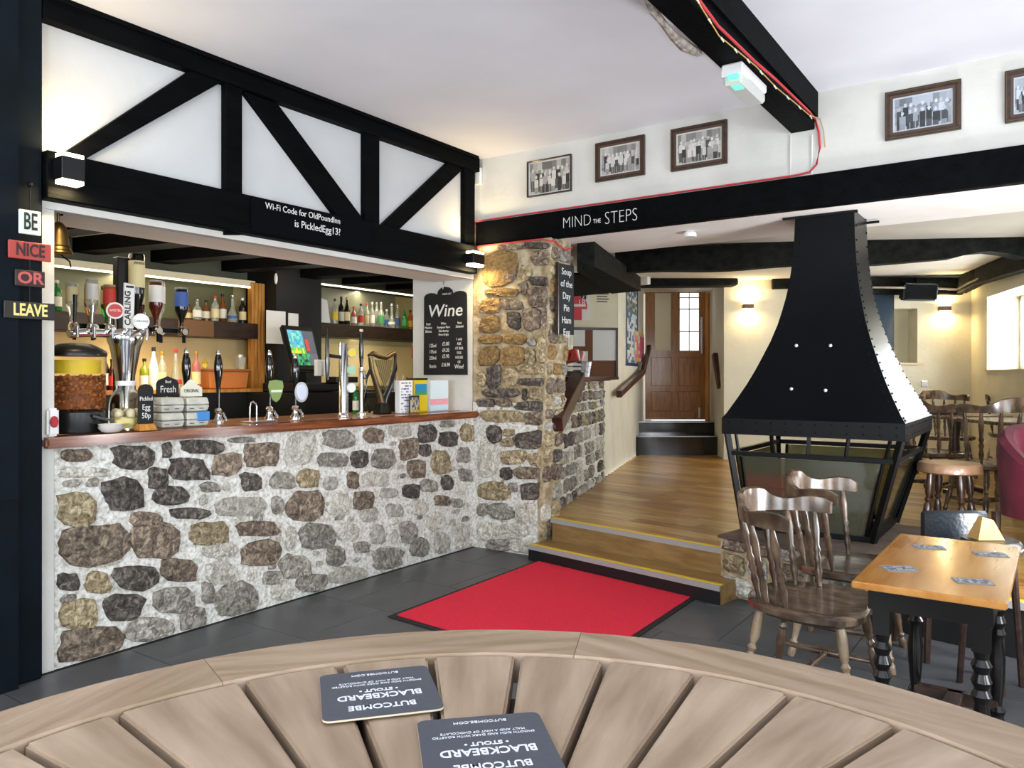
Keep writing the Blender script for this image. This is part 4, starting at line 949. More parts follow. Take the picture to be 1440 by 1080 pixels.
# tub
a, b = PX(286, 512, -5.55), PX(348, 538, -5.5); tb = thing('orange_tub', 'long orange plastic tub on the lower shelf beside the pine boards', 'tub', (-5.57, (a.y+b.y)/2, 1.312))
ym = (b.y-a.y)/2
MB().hexa([(-.09,-ym*.92,0),(.09,-ym*.92,0),(.09,ym*.92,0),(-.09,ym*.92,0)], [(-.1,-ym,.15),(.1,-ym,.15),(.1,ym,.15),(-.1,ym,.15)]).build('tub_body', flat('orange_plastic', 'b9703a', .4), tb, .01)
boxo('rim', flat('orange_rim', '94552c', .4), tb, -.108, .108, -ym*1.03, ym*1.03, .14, .16, bevel=.004)
p = PX(288, 500, -5.57); bottle('small_jar', 'small jar with a gold cap on the left end of the orange tub', (-5.57, p.y, 1.473), .09, .02, gYel, ly, cG, 0, cat='jar')
p = PX(338, 500, -5.57); t = thing('ribbed_glass', 'ribbed glass jar on the right end of the orange tub', 'jar', (-5.57, p.y, 1.473)); MB().lathe([(.035,0),(.045,.08),(.045,.1)], n=12).build('glass_body', gClear, t, smooth=True); MB().lathe([(.03,.1),(.03,.12)], n=12).build('lid', cS, t)
# optics: stand with inverted bottles
OX = -4.66
ops = thing('optics_stand', 'black optics stand holding upside-down spirit bottles behind the beer font', 'optics stand', on_top(170, -4.53))
pp = PX(170, 500, OX)
zr = PX(200, 464, OX).z
boxo('post', blackp, ops, OX-.03, OX+.03, pp.y-.035, pp.y+.035, WT+.001, PX(170, 362, OX).z, bevel=.004, world=True)
boxo('rack_bar', iron, ops, OX-.02, OX+.02, PX(104, 466, OX).y, PX(264, 466, OX).y, zr-.01, zr+.02, bevel=.003, world=True)
boxo('foot', blackp, ops, OX-.0, OX+.10, pp.y-.12, pp.y+.12, WT+.001, WT+.012, world=True)
inv = [(112, 397, gClear, lc, 'clear inverted bottle, leftmost on the optics rack'), (126, 394, gClear, lw, 'second inverted clear bottle on the optics rack'), (138, 400, gAmber, ly, 'inverted bottle of amber liquid with yellow label'),
       (151, 402, gOrange, lr, 'inverted bottle with bright orange-red label'), (161, 402, gGreen, lw, 'dark green inverted bottle beside the optics post'),
       (189, 364, gDark, lc, 'large inverted whiskey bottle with tall cream label on the optics stand'),
       (205, 400, gRum, lc, 'dark red inverted bottle, first right of the whiskey'), (216, 396, gRum, lw, 'inverted rum bottle with white label showing a figure'), (234, 396, gClear, lw, 'clear inverted bottle with a pale label right of the rum'), (252, 406, gDark, lb, 'dark inverted bottle, rightmost on the optics rack')]
for i, (px, top, g, l, lab) in enumerate(inv):
    big = px == 189; p = PX(px, top, OX+.03); h = p.z-zr-.03; r = .046 if big else (.040 if px > 200 else .033)
    if big: h = PX(189, 364, OX+.03).z - PX(189, 462, OX+.03).z
    t = thing('inverted_bottle', lab, 'bottle', (OX+(.055 if i % 2 else -.06), p.y, zr+.03), 0, 'inverted bottles on the optics stand')
    MB().lathe([(.011,0),(.012,.03),(r*.5,.22*h),(r*.95,.40*h),(r,.45*h),(r,.97*h),(r*.92,h)], n=16).build('bottle_glass', g, t, smooth=True)
    MB().lathe([(r+.0015,.52*h),(r+.0015,.90*h)], n=16, caps=False).build('label', l, t, smooth=True)
    if not big: MB().lathe([(r*1.01,.97*h),(r*1.01,h+.004)], n=16).build('base_ring', gClear, t, smooth=True)
    MB().lathe([(.022,-.055),(.022,-.02),(.014,0)], n=12).build('measure', glassc, t, smooth=True)
    MB().rod((.02,0,-.035),(.045,0,-.035),.020,.020,12).build('optic_button', chrome, t, smooth=True)
    boxo('press_bar', iron, t, .02, .035, -.009, .009, -.105, -.055, bevel=.002)
    if big: text('lettering', 'JAMESON', .022, flat('ink', '20241c', .6), t, (OX+.055+r*1.0+.004, p.y, zr+.03+.86*h), (0,1,0), Z)
# tall lager font
p = PX(176, 545, -4.34)
ft_ = thing('beer_font', 'big chrome beer font with flared head, taps and round lager badges', 'beer font', (-4.34, p.y, WT))
k = sc(-4.34, 176); H = PX(176, 470, -4.34).z-WT
MB().lathe([(.07,0),(.072,.02),(.05,.03),(.048,H*.30),(.055,H*.55),(.085,H*.86),(.10,H*.93),(.10,H*.97),(.04,H)], n=24, M=Matrix.Diagonal((.8,1,1,1))).build('chrome_column', chrome, ft_, smooth=True)
MB().tube([(0,-.31,H-.01),(0,-.2,H+.0),(0,-.1,H+.0),(0,0,H+.01),(0,.08,H)], .024, 12).build('tap_arm', chrome, ft_, smooth=True)
for (yy, hh) in ((-.29, .15), (-.20, .10), (-.10, .12), (0.0, .08), (.10, .08)):
    m = MB(); m.rod((0, yy, H), (.05, yy, H+.03), .014); m.rod((.05, yy, H+.03), (.055, yy, H-.03), .009); m.ball((.02, yy, H+.03), .024, 10)
    m.build('tap', chrome, ft_, smooth=True)
    MB().rod((.02, yy, H+.05), (.03, yy, H+.05+hh), .007, .012, 10).build('tap_lever', blackp if yy < -.25 else chrome, ft_, smooth=True)
def badge(par, c, r, m, ringm, n=(1,0,0), txt=None, tm=None, sz=.02, sq=False, name='badge', tall=1):
    n = Vector(n).normalized(); c = Vector(c); M = n.to_track_quat('Z', 'Y').to_matrix().to_4x4(); rr = Z.cross(n).normalized()
    D = Matrix.Rotation(0, 4, 'X')
    b = MB(); pts = []
    N_ = 24
    q = [c + rr*math.cos(2*math.pi*i/N_)*r + Z*math.sin(2*math.pi*i/N_)*r*tall for i in range(N_)]
    b.slab(q, n*.012).build(name, ringm, par, world=True)
    q = [c + n*.012 + rr*math.cos(2*math.pi*i/N_)*r*.8 + Z*math.sin(2*math.pi*i/N_)*r*.8*tall for i in range(N_)]
    MB().slab(q, n*.003).build(name+'_face', m, par, world=True)
    if txt: text('lettering', txt, sz, tm, par, c+n*.0162, rr, Z)
X0 = -4.30
p = PX(162, 437, X0+.03); badge(ft_, p, .046, flat('lager_red', 'b3222a', .4), whitep, (1,-.5,0), 'AMSTEL', flat('cream_ink', 'e8dcc0', .5), .017)
MB().rod(p-Z*.045, Vector((p.x-.01, p.y+.01, WT+H)), .005).build('badge_stem', chrome, ft_, world=True)
pa, pb = PX(180, 400, X0+.05), PX(178, 462, X0+.05)
MB().slab([Vector((X0+.05, pa.y-.032, pb.z)), Vector((X0+.05, pa.y+.026, pb.z)), Vector((X0+.05, pa.y+.034, pa.z)), Vector((X0+.05, pa.y-.028, pa.z+.008))], (.016,0,0)).build('tall_badge', whitep, ft_, .004, world=True)
text('lettering', 'CARLING', .046, flat('ink', '20241c', .6), ft_, (X0+.068, (pa.y+pb.y)/2-.006, (pa.z+pb.z)/2-.01), (0,0,1), (0,-1,0), off=.001)
boxo('badge_bar', flat('ink', '20241c', .6), ft_, X0+.066, X0+.068, pa.y-.02, pa.y+.024, pa.z-.02, pa.z-.008, world=True)
p = PX(198, 452, X0+.09); badge(ft_, p, .044, flat('badge_silver', 'b9bab6', .3, metal=.3), whitep, (1,-.4,0), 'CARLING', flat('ink', '20241c', .6), .018)
MB().rod(p-Z*.04, Vector((X0, p.y-.02, WT+H-.02)), .006).build('badge_stem', chrome, ft_, world=True)
# nut dispenser
X = -4.14; p = on_top(106, X); k = sc(X, 106)
nd = thing('nut_dispenser', 'large clear drum of peanuts with black base and lid on the bar', 'dispenser', p)
R_ = 38.5*k; zt_ = PX(106, 484, X).z-WT; zb_ = PX(106, 576, X).z-WT; zn = PX(106, 528, X).z-WT; zl = PX(106, 501, X).z-WT
MB().lathe([(R_*.98,0),(R_*1.0,.01),(R_*.98,zb_*.9),(R_*.9,zb_)], n=32).build('base', blackp, nd, smooth=True)
MB().lathe([(R_,zb_),(R_,zl)], n=32, caps=False).build('clear_drum', mat('clear_plastic', (.98,.97,.9), .05, trans=1, ior=1.06), nd, smooth=True)
MB().lathe([(R_*1.04,zl),(R_*1.05,zl+.015),(R_*1.0,zl+.03),(R_*.55,zt_),(R_*.2,zt_+.006)], n=32).build('lid', blackp, nd, smooth=True)
nut = [mat('nut_brown', rgb('a5642c'), .6), mat('nut_dark', rgb('7a4218'), .6)]
core = MB().lathe([(R_*.90,zb_+.005),(R_*.90,zn-.02)], n=24).build('nut_core', nut[1], nd)
for mi in (0, 1):
    nb_ = MB()
    for i in range(420):
        a = random.random()*6.283; rr = R_*.92 if random.random() < .72 else R_*.92*math.sqrt(random.random()); z = zn-.012 if rr < R_*.9 else random.uniform(zb_+.008, zn)
        M = Matrix.Translation((rr*math.cos(a), rr*math.sin(a), z)) @ Matrix.Rotation(random.random()*6, 4, random.choice('XYZ'))
        r = .0085; q = [M @ Vector(v)*1.0 for v in ((r,0,0),(-r,0,0),(0,r,0),(0,-r,0),(0,0,r*1.4),(0,0,-r*1.4))]
        vs = [nb_.bm.verts.new(v) for v in q]
        for f in ((0,2,4),(2,1,4),(1,3,4),(3,0,4),(2,0,5),(1,2,5),(3,1,5),(0,3,5)): nb_.bm.faces.new([vs[j] for j in f])
    o = nb_.build('peanuts', nut[mi], nd); o['kind'] = 'stuff'
MB().lathe([(R_*.80,zn+.01),(R_*.80,zl-.02)], n=24, caps=False).build('yellow_liner', flat('yellow_card', 'e0c22c', .5), nd, smooth=True)
MB().bar((R_, .02, zb_*.75), (R_+.05, .10, zb_*.5), .03, .012).build('chute', blackp, nd)
# small items left end
X = -3.925; p = on_top(74, X); t = thing('card_reader_sign', 'small white upright sign with a red oval at the very left of the bar', 'sign', p)
hh = PX(74, 574, X).z-WT; ww = 16*sc(X, 74)
MB().box(-.012, .012, -ww/2, ww/2, .001, hh).build('plate', whitep, t, .01, seg=2)
badge(t, p+Vector((.008,0,hh*.52)), ww*.34, flat('dark_red', '9c1a26', .5), flat('dark_red', '9c1a26', .5), tall=1.5, name='oval')
X = -3.955; p = on_top(156, X); t = thing('dish_stack', 'stack of small white dishes beside the nut dispenser', 'dishes', p)
for i in range(3): MB().lathe([(.03,i*.009),(.045,i*.009+.006),(.062,i*.009+.026),(.059,i*.009+.026),(.04,i*.009+.010)], n=24).build('dish', flat('glazed_white', 'dcdad4', .2), t, smooth=True)
X = -4.08; p = on_top(177, X); k = sc(X, 177); hh = PX(177, 541, X).z-WT; t = thing('glass_jar', 'big clear glass jar of pickled eggs beside the black chalk sign', 'jar', p)
MB().lathe([(20*k,0),(22*k,.01),(22*k,hh*.55),(20*k,hh*.72),(13*k,hh*.9),(13*k,hh)], n=24).build('jar_glass', mat('clear_plastic', (1,1,1)), t, smooth=True)
MB().lathe([(13.6*k,hh*.98),(13.6*k,hh+.02)], n=24).build('lid', whitep, t, smooth=True)
MB().lathe([(20*k,.012),(20*k,hh*.30)], n=24).build('brine', mat('yellow_brine', rgb('cbbd84'), .2, trans=.4, ior=1.1), t, smooth=True)
for i in range(5): MB().ball((13*k*math.cos(i*1.26), 13*k*math.sin(i*1.26), hh*.36), .024, 10, (1,1,1.2)).build('egg', flat('pickled_egg', 'd8cfae', .4), t, smooth=True)
X = -3.965; p = on_top(204, X); t = thing('chalk_sign', 'small arched black chalk sign for pickled eggs on a wooden foot', 'sign', p); k = sc(X, 204)
hh = PX(204, 540, X).z-WT
pts = [(-11*k, .03), (11*k, .03), (11*k, hh-.03)] + [(11*k*math.cos(a), hh-.03+.03*math.sin(a)) for a in [math.pi*j/8 for j in range(1, 8)]] + [(-11*k, hh-.03)]
MB().slab([(0, y, z) for y, z in pts], (.01,0,0)).build('board', chalkb, t, .002)
MB().hexa([(-.03,-13*k,0),(.04,-13*k,0),(.04,13*k,0),(-.03,13*k,0)], [(-.01,-11*k,.035),(.022,-11*k,.035),(.022,11*k,.035),(-.01,11*k,.035)]).build('foot', pine, t, .003)
for i, w_ in enumerate(('Pickled', 'Egg', '50p')): text('lettering', w_, .042 if i else .032, chalk, t, p+Vector((.0115, 0, hh*.68-i*.045)), (0,1,0), Z, xs=.8)
# egg cartons
X = -4.08
ec_ = ('d0cfc4')
eggm = mat('pulp_card', rgb('b9b9ae'), .9, var=(rgb('acaca1'), rgb('c4c4ba')), scale=20, bump=.3)
for i, (px, lab) in enumerate(((236, 'grey egg cartons stacked behind the chalk sign'), (271, 'grey egg cartons with a blue label, right stack'))):
    p = on_top(px, X); k = sc(X, px); hh = PX(px, 558, X).z-WT; wy = 17.5*k
    t = thing('egg_cartons', lab, 'egg cartons', p, 0, 'egg cartons on the bar')
    n_ = 2
    for j in range(n_):
        z0 = hh*j/n_; m = MB()
        m.hexa([(-.10,-wy*.9,z0+.002),(.05,-wy*.9,z0+.002),(.05,wy*.9,z0+.002),(-.10,wy*.9,z0+.002)], [(-.11,-wy,z0+hh*.22),(.06,-wy,z0+hh*.22),(.06,wy,z0+hh*.22),(-.11,wy,z0+hh*.22)])
        m.hexa([(-.11,-wy,z0+hh*.24),(.06,-wy,z0+hh*.24),(.06,wy,z0+hh*.24),(-.11,wy,z0+hh*.24)], [(-.10,-wy*.9,z0+hh*.48),(.05,-wy*.9,z0+hh*.48),(.05,wy*.9,z0+hh*.48),(-.10,wy*.9,z0+hh*.48)])
        m.build('carton', eggm, t, .006)
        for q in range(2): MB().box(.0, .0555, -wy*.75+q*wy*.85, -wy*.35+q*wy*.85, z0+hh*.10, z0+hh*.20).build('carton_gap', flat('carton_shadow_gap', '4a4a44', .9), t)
    if i: MB().box(.05, .064, -.01, .07, .03, .085).build('blue_label', flat('egg_blue', '3b7fc0', .5), t, .004)
# pump clips behind cartons and hand pumps
def handpump(px, ytop, X, label, clip=None):
    p = on_top(px, X); h = PX(px, ytop, X).z-WT
    t = thing('hand_pump', label, 'beer pump', p, 0, 'hand pulled beer pumps')
    MB().lathe([(.035,0),(.036,.01),(.022,.03),(.018,.06),(.024,.075),(.016,.09)], n=16).build('chrome_base', chrome, t, smooth=True)
    MB().lathe([(.010,.085),(.012,h*.45),(.017,h*.55),(.027,h*.70),(.026,h*.80),(.018,h*.90),(.012,h*.93)], n=16).build('black_handle', glossb, t, smooth=True)
    MB().lathe([(.013,h*.92),(.015,h*.93),(.014,h*.95),(.010,h*.98),(.004,h)], n=12).build('ferrule', chrome, t, smooth=True)
    MB().tube([(0,0,.05),(.05,0,.06),(.075,0,.03),(.078,0,-.0+.015)], .008).build('spout', chrome, t, smooth=True)
    return t
t1 = handpump(262, 489, -4.30, 'black beer pump handle behind the original badge, leftmost of the four')
t2 = handpump(307, 491, -4.22, 'black beer pump handle with chrome ball base right of the egg cartons')
t3 = handpump(379, 492, -4.20, 'black beer pump handle with a green shield clip')
t4 = handpump(415, 497, -4.18, 'black beer pump handle with a white oval clip')
def clipsign(par, px0, px1, y0, y1, X, shape, m, name='pump_clip'):
    a, b = PX(px0, y1, X), PX(px1, y0, X); cy_, cz = (a.y+b.y)/2, (a.z+b.z)/2; w, h = abs(b.y-a.y)/2, abs(b.z-a.z)/2
    pts = [(cy_+w*x, cz+h*z) for x, z in shape]
    MB().slab([(X, y, z) for y, z in pts], (.012,0,0)).build(name, m, par, .002, world=True); return Vector((X+.0135, cy_, cz)), w, h
arch = [(-1,-1),(1,-1),(1,.3),(.8,.65),(.4,.8),(0,1),(-.4,.8),(-.8,.65),(-1,.3)]
shield = [(0,-1),(.45,-.75),(.75,-.2),(.95,.4),(.8,.9),(0,1),(-.8,.9),(-.95,.4),(-.75,-.2),(-.45,-.75)]
oval = [(math.cos(2*math.pi*i/20), math.sin(2*math.pi*i/20)) for i in range(20)]
t = thing('pump_clip_sign', 'black arched beer clip reading Fresh above the egg cartons', 'sign', on_top(235, -4.21))
c, w, h = clipsign(t, 219, 250, 529, 558, -4.2, arch, chalkb); text('lettering', 'Fresh', h*.95, chalk, t, c-Z*h*.3, (0,1,0), Z, xs=.8); text('lettering', 'Bud', h*.4, chalk, t, c+Z*h*.45, (0,1,0), Z)
MB().rod((-4.205, c.y, WT+.001), (-4.205, c.y, c.z), .006).build('stand', chrome, t, world=True)
c, w, h = clipsign(t1, 252, 283, 533, 558, -4.22, [(-1,-1),(1,-1),(1,0),(.55,.35),(.25,.8),(0,1),(-.25,.8),(-.55,.35),(-1,0)], flat('clip_cream', 'd8d8c8', .5)); text('lettering', 'ORIGINAL', h*.55, flat('ink', '20241c', .6), t1, c-Z*h*.35, (0,1,0), Z, xs=.75)
c, w, h = clipsign(t3, 376, 398, 534, 566, -4.12, shield, flat('clip_green', '7f9656', .4)); 
MB().box(0, .002, -w*.7, w*.7, -.008, .008).build('clip_band', flat('clip_cream', 'd8d8c8', .5), t3).location = c - t3.location
c, w, h = clipsign(t4, 414, 432, 537, 566, -4.08, oval, flat('clip_rim', 'b9bcc0', .3)); c2_, w2, h2 = clipsign(t4, 416, 430, 540, 563, -4.068, oval, flat('clip_white', 'ccd3e2', .4), 'clip_face')
# drain / swan neck
p = on_top(356, -4.1); t = thing('swan_neck_tap', 'slim chrome swan neck tap standing on the bar', 'tap', p)
MB().tube([(0,-.025,0),(0,-.025,.10),(0,-.015,.12),(0,.0,.127),(0,.015,.12),(0,.025,.10),(0,.025,.0)], .006, 8).build('pipe', chrome, t, smooth=True)
boxo('drip_tray', steel, t, -.06, .06, -.05, .14, .001, .008, bevel=.002)
# till
X = -5.2; p = PX(422, 560, X)
tl = thing('till', 'black touch screen till with a colourful screen on a black cash drawer', 'till', (X, p.y, 1.282-.0))
cyT = p.y; zc_ = PX(422, 491, X).z
tl.location = (X, cyT, 1.282); TZ = -1.282
boxo('drawer_cabinet', blackp, tl, -.215, .22, -.22, .26, 0.001, 0.078, bevel=.01)
boxo('cash_drawer', mat('drawer_front', rgb('15171a'), .3), tl, .22, .235, -.19, .24, .02, .07, bevel=.004)
boxo('neck', blackp, tl, -.06, .02, -.06, .06, 0.078, 0.318, bevel=.01)
lean = Matrix.Translation((.02, 0, zc_-1.282)) @ Matrix.Rotation(.22, 4, 'Z') @ Matrix.Rotation(-.28, 4, 'Y')
hw_, hh_ = .20, .20
MB().box(-.03, .02, -hw_, hw_, -hh_, hh_, lean).build('screen_housing', blackp, tl, .015, seg=2)
def scr(u, v):
    if u < .58 and v > .3: return random.choice(('3d86a8', '4f9fb5', '6db7a0', '5a8f9c')) if v > .5 else random.choice(('57b046', 'c9b63a', '4aa04a'))
    if .60 < u < .72 and .45 < v < .75: return 'b43a3a'
    if u < .7 and v < .3: return random.choice(('2f6d58', '3f9a5c', '27313a'))
    return '4a4f58' if v > .3 else '5c5a66'
c0 = lean @ Vector((.0215, -hw_*.84, -hh_*.74))
painted('screen', Vector(tl.location)+c0, (lean.to_3x3() @ Vector((0, hw_*1.68, 0))), (lean.to_3x3() @ Vector((0, 0, hh_*1.52))), 16, 12, scr, tl, screen_m)
for px, py, w, lab in ((447, 523, 9, 'white paper dispenser below the till screen'), (458, 521, 11, 'larger white card holder beside the till')):
    p = PX(px, py, -4.95); t = tag(MB().box(p.x-.02, p.x+.02, p.y-w*.0028, p.y+w*.0028, 1.545-.13, 1.55).build('card_box', whitep, None, .004), lab, 'box')
    tag(t, kind='thing')
boxo('side_shelf', blackp, tl, .20, .34, .10, .34, 0.078, 0.128, bevel=.004)
# taps at the right: chrome column with lens badges
X = -4.15; p = on_top(483, X); k = sc(X, 483); hh = PX(483, 482, X).z-WT
t = thing('chrome_tap_column', 'tall chrome column font with three round lit badges', 'beer font', p)
MB().lathe([(.045,0),(.046,.012),(8*k*.9,.02),(6.5*k,.03),(6.5*k,hh-.004),(6*k,hh)], n=20).build('column', chrome, t, smooth=True)
MB().rod((-.01,-.018,.02),(-.01,-.018,hh*.97),.012).build('side_pipe', chrome, t, smooth=True)
MB().rod((0,0,hh*.80),(0,-.13,hh*.82),.013).build('tap_arm', blackp, t, smooth=True)
MB().lathe([(.012,hh*.50),(.018,hh*.72),(.016,hh*.8),(.013,hh*1.05),(.009,hh*1.18)], (0,-.15,0), 12).build('tap_handle', glossb, t, smooth=True)
for py, m, px in ((496, flat('badge_yellow', 'd9c324', .4), 494), (520, flat('badge_green', '8fc29a', .4), 493), (545, flat('badge_white', 'd8ddd8', .4), 493)):
    q = PX(px, py, X+.03); badge(t, q, .036, m, chrome, (1,-.3,0), tall=1)
    MB().rod((0,0,q.z-WT),(.03,q.y-p.y,q.z-WT),.010).build('badge_stem', chrome, t)
X = -4.2; p = on_top(508, X); hh = PX(508, 462, X).z-WT
t = thing('beer_tap', 'single tall black and chrome beer tap left of the harp font', 'beer font', p)
MB().lathe([(.04,0),(.04,.01),(.018,.02),(.018,hh*.55)], n=16).build('column', chrome, t, smooth=True)
MB().lathe([(.010,hh*.55),(.016,hh*.65),(.019,hh*.75),(.013,hh*.92),(.011,hh*.95)], n=14).build('black_handle', glossb, t, smooth=True)
MB().ball((0,0,hh*.97), .016, 10).build('knob', chrome, t, smooth=True)
MB().tube([(0,0,hh*.5),(.05,-.02,hh*.5),(.07,-.03,hh*.42)], .011).build('spout', chrome, t, smooth=True)
bottle('green_tap_badge', 'small bright green bottle standing left of the harp font', on_top(500, -4.32)+Vector((0,0,0)), .22, .022, gGreen, lw, None, 0)
# harp font
X = -4.16; p = on_top(537, X); k = sc(X, 537)
hp = thing('harp_font', 'large dark bronze harp shaped stout font on the bar', 'beer font', p)
def hpt(px, py): q = PX(px, py, X); return Vector((0, q.y-p.y, q.z-WT))
MB().tube([hpt(521, 502), hpt(523, 520), hpt(529, 540), hpt(535, 560), hpt(538, 575)], .02, 10, [.018, .02, .022, .026, .03]).build('front_pillar', bronze, hp, smooth=True)
MB().tube([hpt(518, 500), hpt(524, 497), hpt(533, 501), hpt(543, 503), hpt(551, 498), hpt(556, 496)], .018, 10, [.01, .018, .02, .02, .02, .012]).build('neck', bronze, hp, smooth=True)
MB().tube([hpt(556, 498), hpt(556, 518), hpt(549, 542), hpt(541, 560), hpt(538, 574)], .018, 10, [.012, .016, .02, .024, .028]).build('soundbox', glossb, hp, smooth=True)
st_ = MB()
MB().slab([hpt(527, 506), hpt(541, 545), hpt(549, 530), hpt(552, 506)], (-.006,0,0)).build('string_panel', mat('harp_gold', rgb('8a7c52'), .4, metal=.5), hp)
for i in range(9):
    s = i/8; a = hpt(528, 505).lerp(hpt(551, 505), s); b = hpt(538, 548).lerp(hpt(552, 520), s)
    MB().rod(a+Vector((.002,0,0)), b+Vector((.002,0,0)), .0016, n=5).build('string', brass, hp)
MB().hexa([(-.05,-.06,0),(.05,-.06,0),(.05,.07,0),(-.05,.07,0)], [(-.03,-.03,.09),(.03,-.03,.09),(.03,.04,.09),(-.03,.04,.09)]).build('base', glossb, hp, .01)
MB().tube([hpt(521, 520)+Vector((0,0,0)), hpt(516, 530), hpt(514, 560), hpt(520, 580)], .012, 8).build('beer_line', glossb, hp, smooth=True)
# glass rail behind and straws
t = thing('bar_caddy', 'dark caddy with red and white straws behind the harp font', 'caddy', on_top(562, -4.42))
boxo('tray', blackp, t, -.08, .08, -.10, .10, .0, .16, bevel=.004)
for i in range(7):
    a = random.uniform(-.04, .04); b = random.uniform(-.07, .05)
    MB().rod((a, b, .15), (a+random.uniform(-.03,.03), b+random.uniform(-.03,.05), .15+random.uniform(.12,.17)), .004, n=6).build('straw', random.choice((flat('straw_red', 'b8383c', .4), whitep, flat('straw_blue', '5a78b0', .4))), t)
# cards and tins at the right end
def cardbox(px0, px1, y0, y1, X, m, name, lab, cat, d=.05):
    a, b = PX(px0, y1, X), PX(px1, y0, X)
    t = thing(name, lab, cat, (X, (a.y+b.y)/2, WT))
    MB().box(-d, 0, -(b.y-a.y)/2, (b.y-a.y)/2, .001, b.z-WT).build('body', m, t, .003); return t, (b.y-a.y)/2, b.z-WT
t, w, h = cardbox(562, 580, 535, 578, -4.10, whitep, 'price_card', 'white printed card holder beside the harp font', 'card')
painted('printed_front', Vector((-4.099, t.location.y-w, WT+.003)), (0, 2*w, 0), (0, 0, h-.006), 10, 22, lambda u, v: 'e8e8e6' if (int(v*22) % 2 or u < .12 or u > .88) else random.choice(('5a6690', 'a0a8c0', 'e8e8e6')), t)
t, w, h = cardbox(583, 601, 533, 577, -4.14, flat('tin_yellow', 'd8bf22', .4), 'charity_tin', 'yellow and blue collection tin beside the wine board', 'tin', .09)
boxo('blue_panel', flat('tin_blue', '2f8ab8', .4), t, .0, .002, -w*.9, w*.9, h*.55, h*.85); boxo('green_panel', flat('tin_green', '4a9a48', .4), t, .0, .0025, -w*.9, w*.9, h*.52, h*.60); boxo('tin_lid', blackp, t, -.092, .003, -w*1.03, w*1.03, h*.97, h*1.03, bevel=.003)
t, w, h = cardbox(576, 590, 556, 577, -4.06, flat('dark_card', '2a2a30', .5), 'small_dark_card', 'small dark framed card in front of the yellow tin', 'card', .01)
painted('printed_front', Vector((-4.0595, t.location.y-w*.85, WT+.006)), (0, 1.7*w, 0), (0, 0, h*.85), 6, 6, lambda u, v: random.choice(('8a8a80', 'b8b0a0', '54505a', 'c8a838')), t)
t, w, h = cardbox(604, 631, 534, 577, -4.12, mat('clear_acrylic', (.9,.95,1), .05, trans=.6, ior=1.1), 'leaflet_holder', 'pink and pale blue leaflet holder at the right end of the bar', 'leaflet holder', .03)
painted('leaflet', Vector((-4.119, t.location.y-w*.92, WT+.004)), (0, 1.84*w, 0), (0, 0, h*.95), 8, 20, lambda u, v: 'bcd8e6' if v < .2 else ('e79aa6' if v < .42 else 'cfe0e6'), t)
text('lettering', 'Macmillan', .018, whitep, t, (-4.1185, t.location.y, WT+h*.31), (0,1,0), Z)
# folded papers at shelf end, right fittings
p = PX(459, 440, -5.6); tag(MB().slab([(-5.61, p.y-.07, 1.917), (-5.61, p.y+.06, 1.917), (-5.62, p.y+.03, 2.13), (-5.62, p.y-.06, 2.15)], (-.03,0,0)).build('folded_papers', paper, None, .003), 'folded white papers leaning at the left end of the right shelf', 'paper')
# glass racks under
gr_ = thing('drinks_fridge', 'dark glass fronted fridge unit below the right shelf', 'fridge', (-5.43, 5.6, .0))
boxo('door_frame', blackp, gr_, .0, .03, -.75, .75, .75, 1.26, bevel=.004)
boxo('door_glass', glossb, gr_, .03, .034, -.70, .70, .8, 1.2)
# hanging pump clips strip: red extinguisher-like tag on the wall edge
tag(MB().box(-4.64, -4.62, 5.10, 5.15, PX(585, 504, -4.7).z, PX(585, 487, -4.7).z).build('red_tag', flat('dark_red', '9c1a26', .5), None, .003), 'small red tag fixed to the wall edge left of the wine board', 'tag')
# wine board on the end wall (faces the camera)
YW = 5.098
x0, x1 = PY(597, 470, YW).x, PY(658, 470, YW).x; zt_, zb_ = PY(630, 424, YW).z, PY(630, 527, YW).z; wv = (x1-x0)/2; xm = (x0+x1)/2
wn_ = thing('wine_board', 'black chalkboard with scalloped top listing wine prices on the white wall', 'chalkboard', (xm, YW, zb_))
top = []
for (c_, r_, h_) in ((.66, .32, .75), (0, .36, 1.15), (-.66, .32, .75)):
    for j in range(7): a = math.pi*j/6; top.append((c_*wv + r_*wv*math.cos(a), h_*.06 + .05*h_*math.sin(a)))
pts = [(-wv, zb_), (wv, zb_)] + [(y, zt_ + z) for y, z in top]
MB().slab([(xm+a, YW-.002, b) for a, b in pts], (0,-.012,0)).build('board', chalkb, wn_, .002, world=True)
fy = YW-.0155
def wtx(b, u, v, s, **k): return text('lettering', b, s, chalk, wn_, (xm+u*wv, fy, zb_+v*(zt_-zb_)), (1,0,0), Z, **k)
wtx('Wine', 0, .87, .15, xs=1.15, shear=.15, off=.001); wtx('WINE LIST', .1, 1.10, .022)
for i, l in enumerate(('Red', 'Merlot', 'Shiraz')): wtx(l, -.76, .70-i*.05, .03)
for i, l in enumerate(('White', 'Sauvignon Blanc', 'Chardonnay', 'Pinot Grigio')): wtx(l, -.05, .70-i*.05, .028, xs=.8)
for i, l in enumerate(('Rose', 'Zinfandel')): wtx(l, .68, .70-i*.05, .028, xs=.8)
for i, (a, b) in enumerate((('125ml', '£3.00'), ('175ml', '£4.20'), ('250ml', '£5.90'), ('Bottle', '£16.90'))):
    wtx(a, -.55, .40-i*.085-.03*(i == 3), .042, xs=.75); wtx(b, .05, .42-i*.085-.03*(i == 3), .045, xs=.75)
for i, l in enumerate(('1 only', 'ASK', 'AT BAR', 'FOR', 'HOUSE', 'OF', 'Wine!')): wtx(l, .66, .48-i*.062, .032 if i < 6 else .05, xs=.8)
MB().tube([(xm-.02, fy+.005, zt_+.11), (xm-.01, fy-.003, zt_+.16), (xm-.015, fy+.005, zt_+.19)], .006, 6).build('hook', flat('cap_silver', 'b9b9b9', .3), wn_, world=True)
